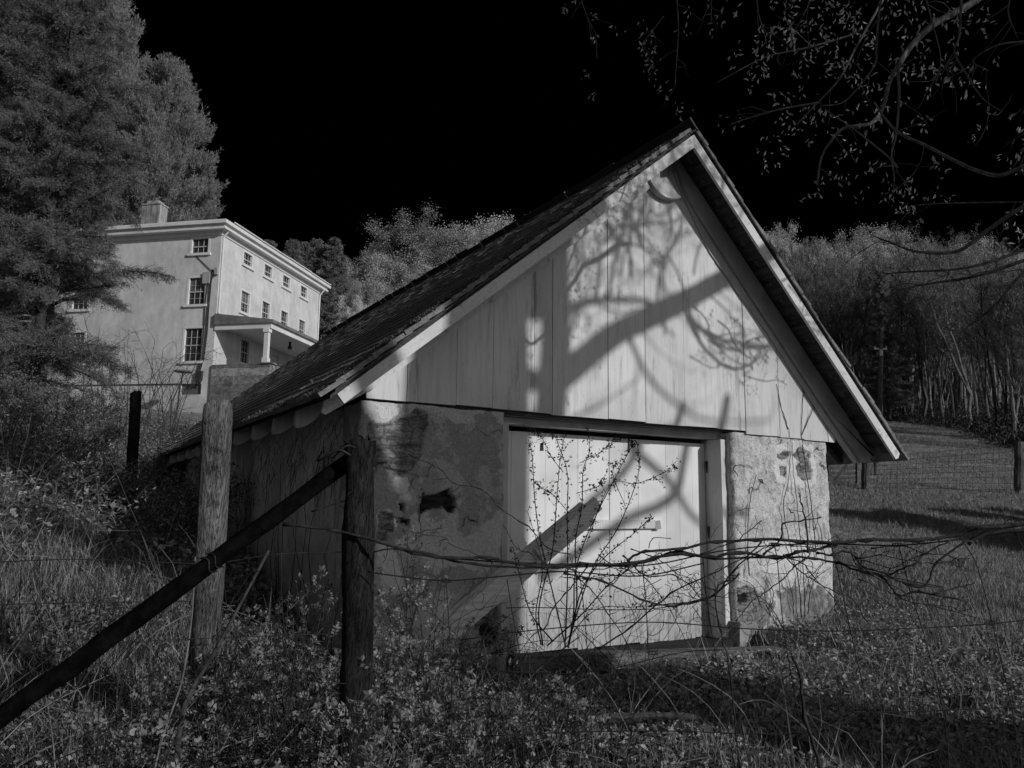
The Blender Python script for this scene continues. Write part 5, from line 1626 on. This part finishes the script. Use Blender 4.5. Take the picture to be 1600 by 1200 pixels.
W = [('bramble', 'leafy bramble thicket crowding the foot of the dark corner post', 'bramble', at(470, 1150, 3.7), 16, .85, .5, 'leaf_rose', .034, 3),
     ('bramble', 'leafy bramble tangled under the brace pole left of the corner post', 'bramble', at(400, 1120, 4.1), 14, .75, .5, 'leaf_rose', .034, 3),
     ('bramble', 'bramble with pale leaf sprays between corner post and leaning beam', 'bramble', at(625, 1120, 4.3), 14, .75, .45, 'leaf_rose', .033, 3),
     ('bramble', 'low bramble clump with bright leaves in the centre foreground', 'bramble', at(880, 1170, 4.15), 13, .42, .32, 'leaf_rose', .036, 4),
     ('bramble', 'small leafy bramble beside the foot of the leaning beam', 'bramble', at(740, 1030, 5.6), 9, .35, .35, 'leaf_rose', .032, 3),
     ('bramble', 'dark bramble at the bottom left corner of the picture', 'bramble', at(120, 1240, 3.2), 10, .35, .4, 'leaf_rose', .034, 3),
     ('bramble', 'bramble low in the grass at the bottom, left of centre', 'bramble', at(300, 1230, 3.5), 10, .4, .4, 'leaf_rose', .034, 3),
     ('bramble', 'leafy bramble in front of the foot of the corner post, nearest the camera', 'bramble', at(565, 1220, 3.0), 13, .66, .22, 'leaf_rose', .034, 4),
     ('bramble', 'bramble at the bottom of the picture between corner post and centre clump', 'bramble', at(690, 1190, 3.9), 12, .4, .3, 'leaf_rose', .034, 4),
     ('bramble', 'leafy bramble hiding the foot of the pale silver post', 'bramble', at(318, 1040, 4.15), 13, .62, .25, 'leaf_rose', .034, 4),
     ('bramble', 'bramble shoots rising against the left front wall', 'bramble', at(640, 1010, 5.4), 10, 1.0, .3, 'leaf_rose', .03, 2)]
for nm, lab, cat, b, ns, h, sp_, ml, lf_, per in W:
    b = np.array(b); b[2] = gzs(b[0], b[1])
    shrub(nm, lab, cat, b, max(6, int(ns*.75)), h, sp_, rs, M['vine'], M[ml], .0042, 1, 5, lf_*.62, per, .42, sl=.30, compound=True)
B_ = [('bank_shrub', 'dark leafing shrub on the bank left of the short dark post', 'shrub', (120, 700), 13, 26, 1.0, 1.1), ('bank_shrub', 'leafing shrub at the left edge of the bank under the hemlock', 'shrub', (20, 690), 13.5, 26, 1.2, 1.2),
      ('bank_shrub', 'leafing shrub on the bank right of the short dark post', 'shrub', (262, 690), 13.5, 18, .9, .8), ('bank_shrub', 'dark shrub filling the corner behind the pale post under the eave', 'shrub', (305, 730), 9, 16, 1.0, .6),
      ('bank_shrub', 'upper bank shrub close below the end wall of the house', 'shrub', (150, 640), 20, 22, .8, 1.5), ('bank_shrub', 'upper bank shrub at the foot of the hemlock trunk', 'shrub', (40, 640), 22, 22, .9, 1.6),
      ('bank_shrub', 'low shrub at the top of the bank before the porch base', 'shrub', (285, 650), 21, 20, .6, 1.1), ('bank_shrub', 'middle bank shrub in front of the short dark post', 'shrub', (180, 760), 9.5, 14, .7, .7)]
for nm, lab, cat, (px, py), k, ns, h, sp_ in B_:
    b = at(px, py, k); b[2] = gzs(b[0], b[1])
    shrub(nm, lab, cat, b, ns, h, sp_, rs, M['twig_dark'], M['leaf_rose'], .009, 1, 6, .045, 3, .6, sl=.45)
# bare briars before the house wall
for i, (px, k, h, lab) in enumerate(((160, 19, 2.7, 'bare arching briar tangled before the air conditioner window'), (215, 18, 2.9, 'bare arching briar before the middle of the house end wall'), (255, 19, 2.4, 'bare briar canes reaching toward the yard lamp'))):
    b = onground(px, k)
    shrub('briar', lab, 'briar', b, 13, h, 1.5, rs, M['twig_dark'], M['leaf_dark'], .010, 1, 6, .03, 0, .2, sl=.8, arch=.8)
# dead vines on the shed's side wall and thin creepers on its right front wall
cr = thing('dead_vine', 'dead hanging vines and roots clinging to the shaded side wall under the eave', 'vine', (XL-.03, .4, .3)); co_ = np.array(cr.location); mb = MB(co_)
for _ in range(90):
    y = abs(rs.choice([rs.normal(.5, .2), rs.normal(1.3, .25), rs.normal(2.6, .5)]))+.03; z = rs.uniform(1.55, 1.98); L = rs.uniform(.1, .55)
    mb.tube(wob_line((XL-.05-rs.uniform(0, .06), y, z), (XL-.06-rs.uniform(0, .14), y+rs.normal(0, .15), z-L), 6, .02, rs), np.linspace(.003, .001, 6), 3, cap=False)
for _ in range(24):
    y = rs.uniform(.05, 4); L = rs.uniform(.4, 1.5)
    mb.tube(wob_line((XL-.06-rs.uniform(0, .1), y, gzs(-.7, y)-.05), (XL-.06-rs.uniform(0, .25), y+rs.normal(0, .4), gzs(-.7, y)+L), 7, .03, rs), np.linspace(.006, .002, 7), 3, cap=False)
mb.build('stems', M['vine'], cr)['kind'] = 'stuff'
cr = thing('creeper', 'thin bare creeper stems climbing the bright right front wall', 'vine', (4.4, -.05, .25)); co_ = np.array(cr.location)
def wp(px, py): q = on_plane(px, py, -.035); return np.array([q[0], -.035, q[1]])
for pts in ([(1252, 965), (1246, 900), (1232, 840), (1224, 790), (1232, 750), (1236, 700), (1232, 670)], [(1258, 965), (1256, 900), (1250, 840), (1246, 790), (1240, 740), (1238, 690)], [(1275, 870), (1270, 810), (1264, 760), (1256, 715), (1253, 680), (1254, 620), (1262, 570)], [(1262, 960), (1268, 920), (1290, 870)],
            [(1190, 950), (1182, 930), (1176, 915), (1160, 905)], [(1225, 985), (1205, 950), (1190, 935), (1170, 925)], [(1205, 950), (1208, 925), (1196, 900)], [(1228, 985), (1212, 965), (1196, 945)], [(1240, 960), (1238, 930), (1225, 880)], [(1253, 680), (1268, 645), (1275, 630)], [(1232, 670), (1222, 640), (1214, 600)],
            [(1170, 900), (1168, 830), (1172, 780), (1182, 740)], [(1290, 880), (1284, 840), (1276, 800)]):
    P = smooth_path([wp(*q) for q in pts], 5); P = P+rs.normal(0, .004, P.shape)
    MB(co_).tube(P, np.linspace(.006, .0025, len(P)), 5).build('stem', M['vine'], cr)

# ------------------------------------------------------------------ grass, weeds, litter
def scatter(n, kmin, kmax, rng, px0=-60, px1=1680, power=1.0):
    px = rng.uniform(px0, px1, n)
    k = kmin*(kmax/kmin)**(rng.random(n)**power)
    P = CAM[None]+k[:, None]*(_f[None]+((px-800)/F_PX)[:, None]*_r[None])
    P[:, 2] = gz(P[:, 0], P[:, 1])
    return P, k
def outside_shed(P): return ~((P[:, 0] > XL-.02) & (P[:, 0] < XR) & (P[:, 1] > -.05) & (P[:, 1] < 10.9))
def fbm(P, s, seed):
    return np.array([noise.noise(Vector((x*s+seed, y*s, seed*1.7)))+.5*noise.noise(Vector((x*s*2.3, y*s*2.3+seed, 3.1))) for x, y in P[:, :2]])
def grass(name, label, n, kmin, kmax, hmin, hmax, w, mat, seed, px0=-60, px1=1680, thr=-9, hs=2., slope=True):
    rng = np.random.default_rng(seed)
    P, k = scatter(n, kmin, kmax, rng, px0, px1)
    ok = outside_shed(P)
    P, k = P[ok], k[ok]
    f = fbm(P, hs, seed)
    ok = f > thr
    P, k, f = P[ok], k[ok], f[ok]; n = len(P)
    D = unit(np.stack([rng.normal(0, .38, n), rng.normal(0, .38, n), np.ones(n)], 1))
    hh = (hmin+(hmax-hmin)*rng.random(n)**2)*(.6+.9*np.clip(f+.5, 0, 1.3))
    V, Q, T = blades_mesh(P-np.array([0, 0, .015]), D, hh, np.full(n, w)*np.sqrt(np.maximum(k/5, 1))*rng.uniform(.6, 1.3, n), rng.uniform(.1, .95, n), rng)
    o = link(name, mesh_np(name, V, [Q, T]), mat)
    tag(o, label, 'grass', kind='stuff')
grass('grass', 'ragged grass of the yard around the shed', 85000, 3.6, 11, .04, .17, .0055, M['grass'], 1, thr=-.42)
grass('tall_grass', 'taller tufts of lit grass on the left of the yard', 26000, 4.2, 9, .12, .36, .006, M['grass'], 2, -60, 330, thr=.02, hs=1.3)
grass('meadow_grass', 'short grass of the meadow running up to the wood', 90000, 8, 34, .05, .15, .007, M['meadow'], 4, 1250, 1700)
grass('meadow_grass', 'fine sward of the upper meadow below the wood', 70000, 30, 85, .06, .16, .007, M['meadow'], 7, 1330, 1700)
grass('bank_grass', 'rough grass of the bank on the left', 50000, 8, 30, .1, .35, .007, M['grass'], 5, -60, 420)
grass('dry_grass', 'pale dry stalks and fallen straw among the weeds', 5000, 3.4, 12, .15, .5, .004, M['dry'], 6, thr=.05)
def litter(name, label, n, kmin, kmax, size, mat, seed, px0, px1, thr, h, cat='ground cover'):
    rng = np.random.default_rng(seed)
    P, k = scatter(n, kmin, kmax, rng, px0, px1)
    P = P[outside_shed(P)]
    f = fbm(P, 1.6, seed); P = P[f > thr]; n = len(P)
    P[:, 2] += rng.random(n)**1.5*h
    D = unit(np.stack([rng.normal(0, 1, n), rng.normal(0, 1, n), rng.normal(.25, .4, n)], 1))
    N = unit(np.stack([rng.normal(0, .5, n), rng.normal(0, .5, n), np.ones(n)], 1))
    L = size*rng.uniform(.5, 1.4, n)
    V, Fa = leaves_mesh(P, D, N, L, L*.65)
    o = link(name, mesh_np(name, V, [Fa]), mat); tag(o, label, cat, kind='stuff')
litter('ground_cover', 'low ivy-like leaves covering the ground before the shed', 42000, 3.7, 9, .034, M['litter'], 11, 380, 1700, -.1, .09)
litter('weed_leaves', 'broad weed leaves among the grass on the left', 26000, 3.5, 8, .045, M['leaf_rose'], 12, -60, 760, .0, .22)
litter('bank_leaves', 'leaves and brush covering the bank below the house', 32000, 8, 30, .075, M['litter'], 13, -60, 420, -.15, .35)
litter('leaf_litter', 'pale leaf litter and low weeds in the shade in front of the door', 26000, 3.7, 7.5, .05, M['litter'], 15, 850, 1700, -.05, .07)
litter('wall_foot_leaves', 'ivy leaves heaped along the foot of the right front wall', 7000, 7, 9.5, .036, M['litter'], 14, 1140, 1420, -.3, .12)

def dead_stems(name, label, n, px0, px1, kmin, kmax, lo, hi, mat, seed):
    rng = np.random.default_rng(seed)
    P, k = scatter(n, kmin, kmax, rng, px0, px1); P = P[outside_shed(P)]
    A, B, RA, RB = [], [], [], []
    for p in P:
        L = rng.uniform(lo, hi); a = rng.uniform(0, 6.28); bend = rng.uniform(.1, 1.6); q = [p]
        v = unit(np.array([math.cos(a)*.35, math.sin(a)*.35, 1.]))
        for j in range(6):
            v = unit(v+np.array([math.cos(a), math.sin(a), -.35])*bend*.16+rng.normal(0, .08, 3)); q.append(q[-1]+v*L/6)
        A += q[:-1]; B += q[1:]; r = np.linspace(.0032, .0012, 7)*rng.uniform(.6, 1.3); RA += list(r[:-1]); RB += list(r[1:])
        if rng.random() < .5:
            b0 = q[3]; v2 = unit(v+rng.normal(0, .6, 3)); A.append(b0); B.append(b0+v2*L*.3); RA.append(.0016); RB.append(.0008)
    V, Fa = segs_mesh(A, B, RA, RB, 4)
    tag(link(name, mesh_np(name, V, [Fa]), mat), label, 'dead stems', kind='stuff')
dead_stems('dead_stems', 'dark dead stems tangled through the weeds of the foreground', 420, -60, 1000, 3.2, 7, .35, 1.1, M['vine'], 31)
dead_stems('dead_stems', 'pale dead stems arching among the foreground weeds', 260, -60, 1680, 3.3, 8, .3, .9, M['dry'], 32)
dead_stems('dead_stems', 'dry stems and canes standing on the bank at the left', 420, -60, 420, 7, 22, .5, 1.5, M['dry'], 33)
